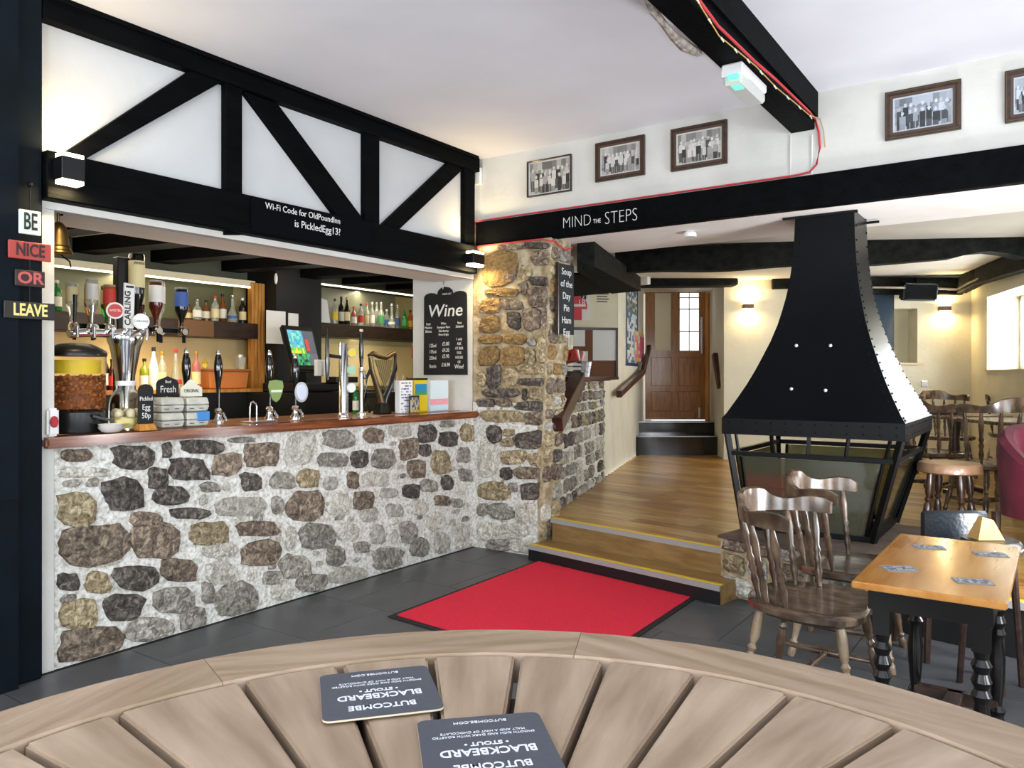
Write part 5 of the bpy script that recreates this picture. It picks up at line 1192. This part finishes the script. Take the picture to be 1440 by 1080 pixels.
lamp('AREA', 'lamp_and_fill_glow', (-4.85, 3.4, 2.22), 10, (1, .88, .68), (-4.85, 3.4, 1), .5, 2.2)

# ================================================================== BACK ROOM DRESSING
tv = thing('television', 'dark wall mounted television beside the niche, half hidden by the hood', 'television', BWp(1240, 540))
a, b = BWp(1215, 540), BWp(1255, 412)
for nm, m, i, d0, d1 in (('bezel', blackp, 0, .01, .07), ('screen_glass', mat('tv_glass', rgb('2e3c4a'), .1, coat=.5), .03, .07, .074)):
    q = [a+bwd*i+Z*i, Vector((b.x, b.y, a.z))-bwd*i+Z*i, b-bwd*i-Z*i, Vector((a.x, a.y, b.z))+bwd*i-Z*i]
    MB().slab([p+nb*d0 for p in q], nb*(d1-d0)).build(nm, m, tv, world=True)
sk = thing('speaker', 'black loudspeaker hanging tilted from the dark timber above the niche', 'speaker', BWp(1280, 414)+nb*.3)
c = BWp(1280, 414)+nb*.3; M = Matrix.Translation(c) @ Matrix((( bwd.x, nb.x, 0, 0), (bwd.y, nb.y, 0, 0), (0,0,1,0), (0,0,0,1))) @ Matrix.Rotation(-.15, 4, 'X') @ Matrix.Rotation(.04, 4, 'Y')
MB().box(-.20, .20, -.1, .1, -.11, .11, M).build('cabinet', blackp, sk, .02, world=True, seg=2)
MB().box(-.18, .18, .1, .104, -.09, .09, M).build('grille', mat('grille_cloth', rgb('101112'), .9, spec=.1), sk, world=True)
MB().rod(c+Z*.1, c+Z*.18-nb*.1, .015).build('bracket', iron, sk, world=True)
p = BWp(1300, 540); tag(MB().slab([p-bwd*.04-Z*.04, p+bwd*.04-Z*.04, p+bwd*.04+Z*.04, p-bwd*.04+Z*.04], nb*.01).build('light_switch', steel, None, .003), 'small square metal light switch on the cream back wall', 'switch')
tag(MB().tube([P(1214, 404, 9.75), P(1300, 405, 9.7), P(1345, 407, 9.7), P(1362, 398, 9.5), P(1380, 390, 9.1), P(1398, 380, 8.7)], .014, 6).build('wall_cable', mat('grey_cable', rgb('8a8070'), .6), None, smooth=True), 'thin pale cable clipped along the timbers above the corner wall light', 'cable')
# notice recess
NBd = (nb1-nb0).normalized(); NBn = Vector((NBd.y, -NBd.x, 0))
def NBp(px, py):
    c0 = RF((px-CXP)/FPX, 1); k = linex(Vector((0,0,0)), Vector((c0.x, c0.y, 0)), nb0, nb1); return P(px, py, k)
def sheet(name, m, par, x0, y0, x1, y1, d0, d1, fnp=NBp, nn=NBn, lab=None, cat=None, grp=None):
    a, b = fnp(x0, y1), fnp(x1, y0); q = [a, Vector((b.x, b.y, a.z)), b, Vector((a.x, a.y, b.z))]
    o = MB().slab([p+nn*d0 for p in q], nn*(d1-d0)).build(name, m, par, world=par is not None)
    if lab: tag(o, lab, cat, grp)
    return o
nbd = thing('notice_board', 'brown framed notice board with white papers in the recess behind the half wall', 'notice board', NBp(830, 532))
sheet('cork', mat('cork', rgb('6a4128'), .8), nbd, 788, 461, 867, 532, .005, .02)
for q in ((788, 461, 868, 464), (788, 529, 868, 532), (865, 461, 868, 532)): sheet('frame', darkwood, nbd, *q, .004, .035)
for q, lab in (((790, 464, 822, 487), 'white paper at the top left of the notice board'), ((833, 463, 865, 507), 'large white printed paper on the notice board'), ((790, 494, 826, 520), 'white paper low on the notice board behind the basket')):
    sheet('notice_paper', paper, None, *q, .022, .025, lab=lab, cat='paper', grp='papers on the notice board')
a, b = NBp(797, 450), NBp(830, 408)
t = thing('age_poster', 'red and white round age check poster above the notice board', 'poster', a)
painted('poster_print', a+NBn*.008, Vector((b.x-a.x, b.y-a.y, 0)), Z*(b.z-a.z), 30, 36, lambda u, v: ('c23a44' if (u-.42)**2/.20+(v-.42)**2/.22 < 1 and not (.25 < u < .8 and .45 < v < .52) and not (u > .6 and v > .7) and not (u > .62 and v < .36) else ('20242c' if (u-.72)**2+(v-.82)**2 < .025 else 'd6d4cc')), t)
text('lettering', '18', .10, whitep, t, (a+(b-a)*.62+NBn*.012)-Z*.02, NBd, Z); text('lettering', '21', .09, whitep, t, (a+(b-a)*.76+NBn*.012)-Z*.0, NBd, Z)
MB().slab([a, Vector((b.x, b.y, a.z)), b, Vector((a.x, a.y, b.z))], NBn*.007).build('backing', paper, t, world=True)
t = thing('notice_lines', 'four lines of small dark lettering on the cream recess wall', 'sign', NBp(848, 425)); 
for i in range(4): sheet('lettering', mat('faded_ink', rgb('6a675c'), .8), t, 839, 412.5+i*3.6, 856-(i % 2)*2, 414.2+i*3.6, .001, .003)
# basket on the ledge
bkp = LW(1.65, 1.4085, -.10); bk = thing('wire_basket', 'grey wire basket with red and white packets on the ledge above the stone half wall', 'basket', bkp, math.atan2(LWd.y, LWd.x))
for z in (0, .05, .10, .15):
    w = .13+z*.15; q = [(-w*1.5,-w*.8,z),(w*1.5,-w*.8,z),(w*1.5,w*.8,z),(-w*1.5,w*.8,z)]
    m = MB()
    for a, b in zip(q, q[1:]+q[:1]): m.rod(a, b, .004, n=6)
    m.build('wire_hoop', steel, bk)
m = MB()
for i in range(15):
    x = -.19+i*.027
    for s in (-1, 1): m.rod((x, s*.104, 0), (x*1.18, s*.122, .15), .003, n=5)
o = m.build('wires', steel, bk); o['kind'] = 'stuff'
MB().tube([(.22*math.cos(a), 0, .15+.12*math.sin(a)) for a in [math.pi*i/10 for i in range(11)]], .006, 6).build('handle', redwood, bk)
boxo('liner', flat('dark_liner', '4a4440', .8), bk, -.17, .17, -.09, .09, .004, .05)
for i, (dx, lab) in enumerate(((-.13, 'red snack packet nearest the camera in the wire basket'), (-.065, 'white snack packet second from the near end of the wire basket'), (0, 'black snack packet in the middle of the wire basket'), (.065, 'red snack packet towards the far end of the wire basket'), (.13, 'white snack packet at the far end of the wire basket'))):
    tag(MB().box(-.028, .028, -.06, .06, -.06, .06, Matrix.Translation(bkp+LWd*dx+Z*.20) @ Matrix.Rotation(math.atan2(LWd.y, LWd.x), 4, 'Z') @ Matrix.Rotation(.15*(i-2), 4, 'X')).build('snack_packet', (lr, lw, cK)[i % 3], None, .006), lab, 'packet', 'packets in the basket')
# chalk board on the pillar flank
t = thing('flank_chalkboard', 'tall chalkboard with white writing on the right flank of the stone pillar', 'chalkboard', (CT+.03, 5.2, 1.7))
za, zb = P(785, 470, 6.1).z, P(785, 372, 6.1).z
boxo('board', chalkb, t, CT+.028, CT+.045, 5.13, 5.37, za, zb, bevel=.003, world=True)
boxo('board_frame', darkwood, t, CT+.024, CT+.048, 5.122, 5.132, za-.008, zb+.008, world=True)
for i, w_ in enumerate(('Soup', 'of the', 'Day', 'Pie', 'Ham', 'Egg')): text('lettering', w_, .075, chalk, t, (CT+.0465, 5.25, zb-.06-i*.095), (0,1,0), Z, xs=1.0)
# posters on the back left wall
def LWp(px, py):
    c0 = RF((px-CXP)/FPX, 1); k = linex(Vector((0,0,0)), Vector((c0.x, c0.y, 0)), LW(0), LW(8)); return P(px, py, k)
a, b = LWp(879, 514), LWp(896, 392)
t = thing('event_poster', 'tall blue and white poster on the white wall before the brown door', 'poster', a)
seedr = random.Random(4)
painted('poster_print', a+sideN*.012, Vector((b.x-a.x, b.y-a.y, 0)), Z*(b.z-a.z), 10, 30, lambda u, v: '1f2f5c' if (u < .1 or u > .92 or v < .03 or v > .97) else seedr.choice(('c8d0dc', '3a5a90', 'e2e2dc', '5a7a4c') if v < .6 else ('8a8f5c', '2f4f86', 'd8d8c8')), t)
MB().slab([a, Vector((b.x, b.y, a.z)), b, Vector((a.x, a.y, b.z))], sideN*.011).build('backing', paper, t, world=True)
a, b = LWp(890, 508), LWp(903, 470)
t = thing('small_poster', 'small pink and yellow poster overlapping the tall blue one', 'poster', a)
painted('poster_print', a+sideN*.03, Vector((b.x-a.x, b.y-a.y, 0)), Z*(b.z-a.z), 6, 8, lambda u, v: seedr.choice(('e0708a', 'd8b84a', 'e8e0d8', 'd85a7a')), t)
MB().slab([a+sideN*.015, Vector((b.x, b.y, a.z))+sideN*.015, b+sideN*.015, Vector((a.x, a.y, b.z))+sideN*.015], sideN*.013).build('backing', paper, t, world=True)
t = thing('bulkhead_box', 'small white junction box on the end of the old lintel over the passage', 'box', P(905, 394, 10.1)); boxo('lid', whitep, t, -.08, .08, -.05, .05, -.06, .06, bevel=.01)

# ================================================================== FURNITURE
TURN = [(.75,0),(.9,.04),(.9,.10),(.6,.13),(.95,.17),(.6,.20),(.8,.30),(1.05,.42),(.85,.52),(.55,.56),(.95,.60),(.55,.64),(.9,.70),(1.0,.85),(.75,1.0)]
SPIN = [(.6,0),(.7,.08),(1.15,.2),(.75,.30),(1.2,.36),(.75,.42),(1.2,.47),(.8,.53),(1.25,.75),(.8,.92),(.55,1.0)]
def captain_chair(label, loc, rz, s=1.0, sh=.46, ch=.87, group='captain chairs', seatm=chairw):
    t = thing('captain_chair', label, 'chair', loc, rz, group)
    # seat: rounded, wider at the front with shallow saddle front
    pts = []
    for i in range(28):
        a = 2*math.pi*i/28; c, q = math.cos(a), math.sin(a); e = 2.6
        r = (abs(c)**e+abs(q)**e)**(-1/e); x = r*c*.235; y = r*q*(.255+.03*c)
        if c > .5: x += .018*abs(q)*2 - .015*(1-abs(q))
        pts.append((x*s, y*s))
    b = MB(); lo_ = [(x*.93, y*.93, sh-.045) for x, y in pts]; mid = [(x, y, sh-.03) for x, y in pts]
    vs0 = [b.bm.verts.new(p) for p in lo_]; vs1 = [b.bm.verts.new(p) for p in mid]; vs2 = [b.bm.verts.new((x, y, sh-.008)) for x, y in pts]
    vs3 = [b.bm.verts.new((x*.95, y*.95, sh)) for x, y in pts]; vs4 = [b.bm.verts.new((x*.6, y*.6, sh-.010)) for x, y in pts]
    n = len(pts); b.bm.faces.new(vs0[::-1]); b.bm.faces.new(vs4)
    for A, B_ in ((vs0, vs1), (vs1, vs2), (vs2, vs3), (vs3, vs4)):
        for i in range(n): b.bm.faces.new((A[i], A[(i+1) % n], B_[(i+1) % n], B_[i]))
    b.build('seat', seatm, t, smooth=True)
    for sx in (-1, 1):
        for sy in (-1, 1):
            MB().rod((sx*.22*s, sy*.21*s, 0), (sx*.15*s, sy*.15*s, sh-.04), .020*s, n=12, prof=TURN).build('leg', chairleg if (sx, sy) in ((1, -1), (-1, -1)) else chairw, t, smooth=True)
    for sy in (-1, 1): MB().rod((-.19*s, sy*.185*s, sh*.36), (.19*s, sy*.185*s, sh*.36), .013*s, n=10, prof=[(.6,0),(.9,.2),(1.3,.5),(.9,.8),(.6,1)]).build('side_stretcher', chairw, t, smooth=True)
    MB().rod((0, -.185*s, sh*.36), (0, .185*s, sh*.36), .013*s, n=10, prof=[(.6,0),(1.2,.15),(.7,.25),(1.3,.5),(.7,.75),(1.2,.85),(.6,1)]).build('cross_stretcher', chairw, t, smooth=True)
    # crest: U shaped rail with wavy top
    N = 28; ra = .255*s; rings = []; b = MB()
    for i in range(N+1):
        u = i/N*2-1; a = math.pi + u*math.radians(98); x, y = ra*math.cos(a)*.92-.035*s, ra*math.sin(a)
        ca_, sa_ = math.cos(a), math.sin(a)
        au = abs(u); top_ = .052*math.exp(-(au/.42)**4) + .014*math.cos(au*7.5)*(au > .3); th = .038-.012*au; hgt = .042+top_
        if au > .94: hgt *= .75; 
        z = ch-.055-.014*au
        rings.append([b.bm.verts.new(p) for p in ((x-ca_*.013, y-sa_*.013, z-.018), (x+ca_*.013, y+sa_*.013, z-.018), (x+ca_*.020, y+sa_*.020, z+hgt*.9), (x+ca_*.010, y+sa_*.010, z+hgt), (x-ca_*.006, y-sa_*.006, z+hgt*.92))])
    for A, B_ in zip(rings, rings[1:]):
        for i in range(5): b.bm.faces.new((A[i], A[(i+1) % 5], B_[(i+1) % 5], B_[i]))
    b.bm.faces.new(rings[0]); b.bm.faces.new(rings[-1][::-1])
    b.build('crest_rail', seatm, t, smooth=True)
    for k in range(7):
        a = math.pi + (k-3)*math.radians(27); top_ = (ra*math.cos(a)*.92-.035*s, ra*math.sin(a), ch-.066-.006*abs(k-3)/3)
        bx_, by_ = .205*s*math.cos(a), .205*s*math.sin(a)
        MB().rod((bx_, by_, sh-.006), top_, 0.0145*s, n=12, prof=SPIN).build('spindle', chairw, t, smooth=True)
    return t
c1 = RF(1.30, 3.36); captain_chair('dark captain chair nearest the camera, in front of the fire screen', Vector((c1.x, c1.y, 0)), math.radians(-4), 1.08)
c2 = RF(1.73, 3.99); captain_chair('second dark captain chair just behind the nearest one, by the fire screen', Vector((c2.x, c2.y, 0)), math.radians(2), 1.06, .46, .875)
# brown table
A_, B_, C_, D_ = RF(1.137, 2.583), RF(1.669, 3.339), RF(2.03, 3.088), RF(1.468, 2.302)
tz = .74; tcx = (A_+B_+C_+D_)/4; ux = ((B_-A_)+(C_-D_)); ang = math.atan2(ux.y, ux.x); Lx = ux.length/2; Wy = ((A_-D_).length+(B_-C_).length)/2
tb = thing('dining_table', 'varnished orange-brown table on black turned legs at the right', 'table', Vector((tcx.x, tcx.y, 0)), ang)
TW = Wy
MB().box(-Lx/2, Lx/2, -TW/2, TW/2, tz-.024, tz).build('tabletop', orangew, tb, .004, seg=2)
boxo('apron', mat('black_gloss_wood', rgb('0d0a08'), .25, coat=.2), tb, -Lx/2+.06, Lx/2-.06, -TW/2+.04, TW/2-.04, tz-.10, tz-.025)
legp = [(.9,0),(1.0,.03),(.6,.06),(1.05,.10),(.8,.13),(1.1,.17),(.6,.2),(.75,.26),(1.0,.40),(1.05,.48),(.7,.60),(1.1,.64),(.7,.67),(1.1,.71),(.75,.75),(1.1,.79),(.7,.82),(.9,.86)]
for sx in (-1, 1):
    for sy in (-1, 1):
        x, y = sx*(Lx/2-.11), sy*(TW/2-.075)
        m = MB(); m.lathe([(r*.028, z*(tz-.1)) for r, z in legp], (x, y, 0), 14); m.box(x-.026, x+.026, y-.026, y+.026, .86*(tz-.1), tz-.026)
        m.build('leg', glossb if 0 else mat('black_gloss_wood', rgb('0d0a08'), .25, coat=.2), tb, smooth=True)
boxo('stretcher', darkwood, tb, -Lx/2+.1, Lx/2-.1, -.03, .03, .10, .15, bevel=.004)
for sx in (-1, 1): boxo('end_stretcher', darkwood, tb, sx*(Lx/2-.11)-.02, sx*(Lx/2-.11)+.02, -TW/2+.07, TW/2-.07, .10, .15, bevel=.004)
for px, py, r_, lab in ((1265, 800, .2, 'grey beer mat near the left edge of the orange-brown table'), (1307, 770, -.05, 'grey beer mat at the far side of the orange-brown table'), (1393, 780, -.05, 'grey beer mat near the right edge of the orange-brown table'), (1368, 818, .0, 'grey beer mat nearest the camera on the orange-brown table')):
    p = G(px, py, tz); t = thing('beer_mat', lab, 'beer mat', (p.x, p.y, tz+.0005), YAW-.25+r_, 'beer mats on the orange table')
    MB().box(-.055, .055, -.040, .040, 0, .0016).build('card', flat('mat_grey', '7d7f86', .6), t)
    painted('printed_face', p+Matrix.Rotation(YAW-.25+r_, 3, 'Z') @ Vector((-.050, -.034, 0))+Z*.0024, Matrix.Rotation(YAW-.25+r_, 3, 'Z') @ Vector((.100, 0, 0)), Matrix.Rotation(YAW-.25+r_, 3, 'Z') @ Vector((0, .068, 0)), 14, 8, lambda u, v: seedr.choice(('b9b9bb', '3a3d4a', '55586a', 'a5a6aa')) if (.1 < v < .9 and not .45 < u < .52) else '8f9095', t)
# black leather tub chair behind the table
def leather_chair(label, loc, rz, top):
    t = thing('leather_chair', label, 'chair', loc, rz)
    N = 14; b = MB(); rings = []
    for i in range(N+1):
        u = i/N*2-1; y = u*.155; x = -.20+.05*u*u; tp = top-.012*abs(u)**3
        rings.append([b.bm.verts.new(p) for p in ((x-.02, y, .42), (x+.02, y, .42), (x+.018, y, tp-.012), (x+.0, y, tp), (x-.02, y, tp-.012))])
    for A, B in zip(rings, rings[1:]):
        for i in range(5): b.bm.faces.new((A[i], A[(i+1) % 5], B[(i+1) % 5], B[i]))
    b.bm.faces.new(rings[0]); b.bm.faces.new(rings[-1][::-1]); b.build('backrest', leather, t, smooth=True)
    MB().box(-.2, .16, -.155, .155, .40, .47).build('seat_cushion', leather, t, .02, seg=3)
    for sx in (-1, 1):
        for sy in (-1, 1): MB().rod((sx*.16, sy*.14, 0), (sx*.14, sy*.12, .40), .016, .02, 8).build('leg', darkwood, t)
    return t
p = atZ(1318, 3.99, 0); leather_chair('low black leather chair back just behind the orange-brown table', p, YAW+math.radians(90), .76)
p = atZ(1393, 3.56, 0)
t = thing('round_stool', 'black round stool seat at the right behind the orange-brown table', 'stool', p)
MB().lathe([(.115,.60),(.125,.615),(.125,.655),(.115,.67)], n=24).build('seat', leather, t, smooth=True)
MB().lathe([(.127,.632),(.127,.638)], n=24, caps=False).build('trim_ring', whitep, t)
for k in range(4): a = k*math.pi/2+.4; MB().rod((.13*math.cos(a), .13*math.sin(a), 0), (.09*math.cos(a), .09*math.sin(a), .61), .014, .018, 8).build('leg', darkwood, t)
p = atZ(1386, 3.56, .671); t = tag(MB().prism([(-.07,-.03),(.07,-.03),(.07,.03),(-.07,.03)], 0, .001).build('x', pine), None); bpy.data.objects.remove(t)
a_ = atZ(1386, 3.56, .672)
M = Matrix.Translation(a_) @ Matrix.Rotation(YAW, 4, 'Z')
tag(MB().hexa([M @ Vector(v) for v in ((-.06,-.045,0),(.06,-.045,0),(.06,.045,0),(-.06,.045,0))], [M @ Vector(v) for v in ((-.02,-.01,.10),(.03,-.01,.085),(.03,.02,.085),(-.02,.02,.10))]).build('folded_menu', flat('tan_card', 'bd9758', .7), None), 'tan folded card standing on the black round stool', 'card')
# platform furniture
FZ = .2895
def up(px, F): return atZ(px, F, FZ)
# disc-topped stool beyond the screen
t = thing('round_stool', 'round wooden stool with thick seat on the raised floor beyond the fire screen', 'stool', up(1335, 5.35))
MB().lathe([(.185,.46),(.2,.47),(.2,.515),(.19,.53)], n=28).build('seat', mat('brown_stool_seat', rgb('8a6a50'), .3, var=(rgb('7a5b42'), rgb('9a7a5e')), scale=6, coat=.4), t, smooth=True)
for k in range(4): a = k*math.pi/2+.6; MB().rod((.17*math.cos(a), .17*math.sin(a), 0), (.13*math.cos(a), .13*math.sin(a), .46), .026, n=12, prof=TURN).build('leg', darkwood, t, smooth=True)
for k in range(4):
    a = k*math.pi/2+.6; b = a+math.pi/2; MB().rod((.155*math.cos(a), .155*math.sin(a), .16), (.155*math.cos(b), .155*math.sin(b), .16), .012, n=8).build('stretcher', darkwood, t)
def pub_table(label, loc, rz, w, d, h, name='pub_table'):
    t = thing(name, label, 'table', loc, rz, 'tables in the back room')
    MB().box(-w/2, w/2, -d/2, d/2, h-.03, h).build('tabletop', chairw, t, .006)
    MB().lathe([(.05,.04),(.045,.2),(.06,.35),(.045,.5),(.07,h-.03)], n=14).build('pedestal', darkwood, t, smooth=True)
    for k in range(4): a = k*math.pi/2+.78; MB().bar((0,0,.07), (.27*math.cos(a), .27*math.sin(a), .02), .05, .04).build('foot', darkwood, t)
    return t
pub_table('dark pedestal table in the back room under the corner wall light', up(1342, 7.6), YAW, .75, .65, .75)
pub_table('dark pedestal table in the back room at the right edge near the bright window', up(1432, 6.7), YAW, .8, .7, .75)
tp_ = up(1330, 7.55); t = thing('wooden_block', 'short dark brown wooden block with a round end lying on the back room table', 'block', (tp_.x, tp_.y, FZ+.7505), YAW-.1)
MB().box(-.16, .10, -.04, .04, .001, .075).build('block_body', darkwood, t, .008)
MB().rod((.10, 0, .04), (.17, 0, .04), .04, .04, 16).build('round_end', mat('cut_log_end', rgb('7a6550'), .7), t)
captain_chair('dark spindle chair on the raised floor behind the round wooden stool, facing away', up(1395, 6.0), YAW+math.radians(95), 1.12, .46, .93)
captain_chair('dark spindle chair beside the back room table, seen right of the hood', up(1312, 6.9), YAW+math.radians(20), 1.0, .46, .90)
captain_chair('dark spindle chair at the far side of the back room table, below the light switch', up(1330, 8.7), YAW+math.radians(-90), 1.0, .46, .93)
captain_chair('dark spindle chair at the right edge near the window wall', up(1425, 9.0), YAW+math.radians(-100), 1.0, .46, .92)
# crimson armchair
am = thing('velvet_armchair', 'crimson velvet armchair on the raised floor, cut by the right edge', 'armchair', up(1494, 5.0), YAW+math.radians(-80))
N = 30; bb_ = MB(); rings = []
for i in range(N+1):
    u = i/N*2-1; a = math.pi+u*math.radians(112); top_ = .80-.20*min(1, abs(u)*1.15)**2.2; co, si = math.cos(a), math.sin(a)
    rings.append([bb_.bm.verts.new((r_*co*.95+.02, r_*si, z_)) for r_, z_ in ((.25, .22), (.36, .22), (.385, top_-.12), (.375, top_-.03), (.335, top_), (.285, top_-.02), (.26, top_-.10), (.25, .40))])
for A, B in zip(rings, rings[1:]):
    for i in range(8): bb_.bm.faces.new((A[i], A[(i+1) % 8], B[(i+1) % 8], B[i]))
bb_.bm.faces.new(rings[0]); bb_.bm.faces.new(rings[-1][::-1])
bb_.build('curved_back', velvet, am, smooth=True)
MB().box(-.22, .34, -.24, .24, .24, .45).build('seat_cushion', velvet, am, .05, seg=3, smooth=True)
for sx in (-1, 1):
    for sy in (-1, 1): MB().rod((sx*.24, sy*.27, 0), (sx*.24, sy*.27, .22), .02, .03, 8).build('leg', darkwood, am)

# ================================================================== FOREGROUND ROUND TABLE
TZ_ = EYE-.262; tc = RF(-.019, .330); RO, RI = .473, .402
ft2 = thing('round_slatted_table', 'tall round weathered teak table with radial slats in the foreground', 'table', Vector((tc.x, tc.y, 0)))
base_a = math.atan2(CA, -SA)      # direction of the camera's forward axis in the world
# joints of the rim seen at left and centre right
rimj = [base_a+math.radians(d) for d in (38, -18, -74, -130, -186, -242, -278)]
rimj = [base_a+math.radians(d) for d in (34.5, -11, -71, -131, -191, -251)]
for i in range(6):
    a0 = rimj[i]; a1 = rimj[(i+1) % 6]
    if a1 > a0: a1 -= 2*math.pi
    n = 14; am_ = (a0+a1)/2; rot_ = am_-math.pi/2; g_ = .0006; a0 -= rot_+g_; a1 -= rot_-g_; out = [(RO*math.cos(a0+(a1-a0)*k/n), RO*math.sin(a0+(a1-a0)*k/n)) for k in range(n+1)]; inn = [(RI*math.cos(a0+(a1-a0)*k/n), RI*math.sin(a0+(a1-a0)*k/n)) for k in range(n+1)]
    b = MB()
    lo2 = [[b.bm.verts.new((x, y, TZ_-.028)) for x, y in q] for q in (out, inn)]
    hi2 = [[b.bm.verts.new((x*f, y*f, z)) for x, y in q] for q, f, z in ((out, 1, TZ_-.005), (out, .992, TZ_), (inn, 1.004, TZ_), (inn, 1, TZ_-.003))]
    loops = [lo2[0], hi2[0], hi2[1], hi2[2], hi2[3], lo2[1]]
    for A, B in zip(loops, loops[1:]+loops[:1]):
        for k in range(n): b.bm.faces.new((A[k], A[k+1], B[k+1], B[k]))
    for e_ in (0, n): b.bm.faces.new([L_[e_] for L_ in loops])
    b.build('rim_segment', teakr, ft2, smooth=True).rotation_euler = (0, 0, rot_)
# slats: gap directions
gaps = []
for px, py in ((40, 1052), (199, 1030), (345, 962), (480, 940), (607, 931), (728, 922), (851, 928), (979, 947), (1110, 975), (1257, 1021)):
    p = G(px, py, TZ_) - tc; gaps.append(base_a + math.remainder(math.atan2(p.y, p.x)-base_a, 2*math.pi))
GS = gaps[0]-gaps[-1]; step = GS/9; ga = gaps[:]
while len(ga) < int(2*math.pi/step): ga.append(ga[-1]-(2*math.pi-(GS))/(round(2*math.pi/step)-9))
NS = len(ga)
for i in range(NS):
    a0 = ga[i]; a1 = ga[(i+1) % NS]
    if a1 > a0: a1 -= 2*math.pi
    g = .0032; r0_, r1_ = .09, RI-.002; am_ = (a0+a1)/2; hw0 = r0_*math.tan((a0-a1)/2)-g; hw1 = r1_*math.sin((a0-a1)/2)-g
    hf = (a0-a1)/2; q = [(r0_, -hw0), (r1_*math.cos(hf), -hw1), (r1_*math.cos(hf/2), -r1_*math.sin(hf/2)), (r1_, 0), (r1_*math.cos(hf/2), r1_*math.sin(hf/2)), (r1_*math.cos(hf), hw1), (r0_, hw0)]
    o = MB().prism(q, TZ_-.024, TZ_-.0015).build('slat', teak, ft2, .0022, seg=2)
    o.rotation_euler = (0, 0, am_)
MB().lathe([(.085,TZ_-.024),(.085,TZ_-.002)], n=24).build('centre_disc', teak, ft2)
MB().lathe([(RI*.9,TZ_-.05),(RI*.9,TZ_-.026)], n=40).build('underframe', darkwood, ft2)
MB().lathe([(.05,.04),(.045,.6),(.05,TZ_-.05)], n=16).build('pedestal', darkwood, ft2, smooth=True)
for k in range(4): a = k*math.pi/2; MB().bar((0,0,.08), (.36*math.cos(a), .36*math.sin(a), .03), .07, .06).build('foot', darkwood, ft2)
slate = mat('beer_mat_slate', rgb('41444c'), .55, bump=.05, bscale=200); edge = flat('card_edge', 'b9ab94', .8)
matw = flat('mat_print', 'c9cbd0', .6)
def coaster(quad, lab):
    w = [G(x, y, TZ_+.002) for x, y in quad]; c = sum(w, Vector())/4; r = ((w[1]-w[0])+(w[2]-w[3])).normalized(); f = Z.cross(r)
    s_ = .0465; t = thing('beer_mat', lab, 'beer mat', (c.x, c.y, TZ_+.0004), 0, 'stout beer mats on the round table')
    def rr(rad, z):
        out = []
        for cx_, cy_, a in ((1,1,0),(-1,1,90),(-1,-1,180),(1,-1,270)):
            for k in range(4): an = math.radians(a+k*30); out.append(c*Vector((1,1,0))*0 + Vector((c.x, c.y, 0)) + r*(cx_*(s_-rad)+rad*math.cos(an)) + f*(cy_*(s_-rad)+rad*math.sin(an)) + Z*z)
        return out
    z0 = TZ_+.0006
    b = MB().hexa(rr(.006, z0), rr(.006, z0+.0014)); b.build('card', edge, t, world=True)
    b = MB().hexa(rr(.006, z0+.0014), rr(.006, z0+.0018)); b.build('printed_face', slate, t, world=True)
    zz = z0+.0020; kw = dict(ext=.0001)
    R_, U_ = -r, -f
    def T(body, v, size, xs=1, off=0, u=0): text('lettering', body, size, matw, t, Vector((c.x, c.y, zz)) + U_*v*s_ + R_*u*s_, R_, U_, xs=xs, off=off, **kw)
    T('BUTCOMBE', .62, .0118, .86, .0002); T('BLACKBEARD', .18, .0135, .82, .0003); T('• STOUT •', -.06, .0072, 1.0, .0002)
    T('SMOOTH RICH AND DARK WITH ROASTED', -.34, .0042, .9); T('MALT AND A HINT OF CHOCOLATE', -.45, .0042, .9); T('BUTCOMBE.COM', -.80, .0052)
coaster(((452, 952), (604, 936), (620, 996), (451, 1014)), 'dark slate stout beer mat lying further from the camera on the round teak table')
coaster(((588, 1010), (752, 997), (800, 1093), (600, 1112)), 'dark slate stout beer mat nearest the camera, cut by the bottom edge')
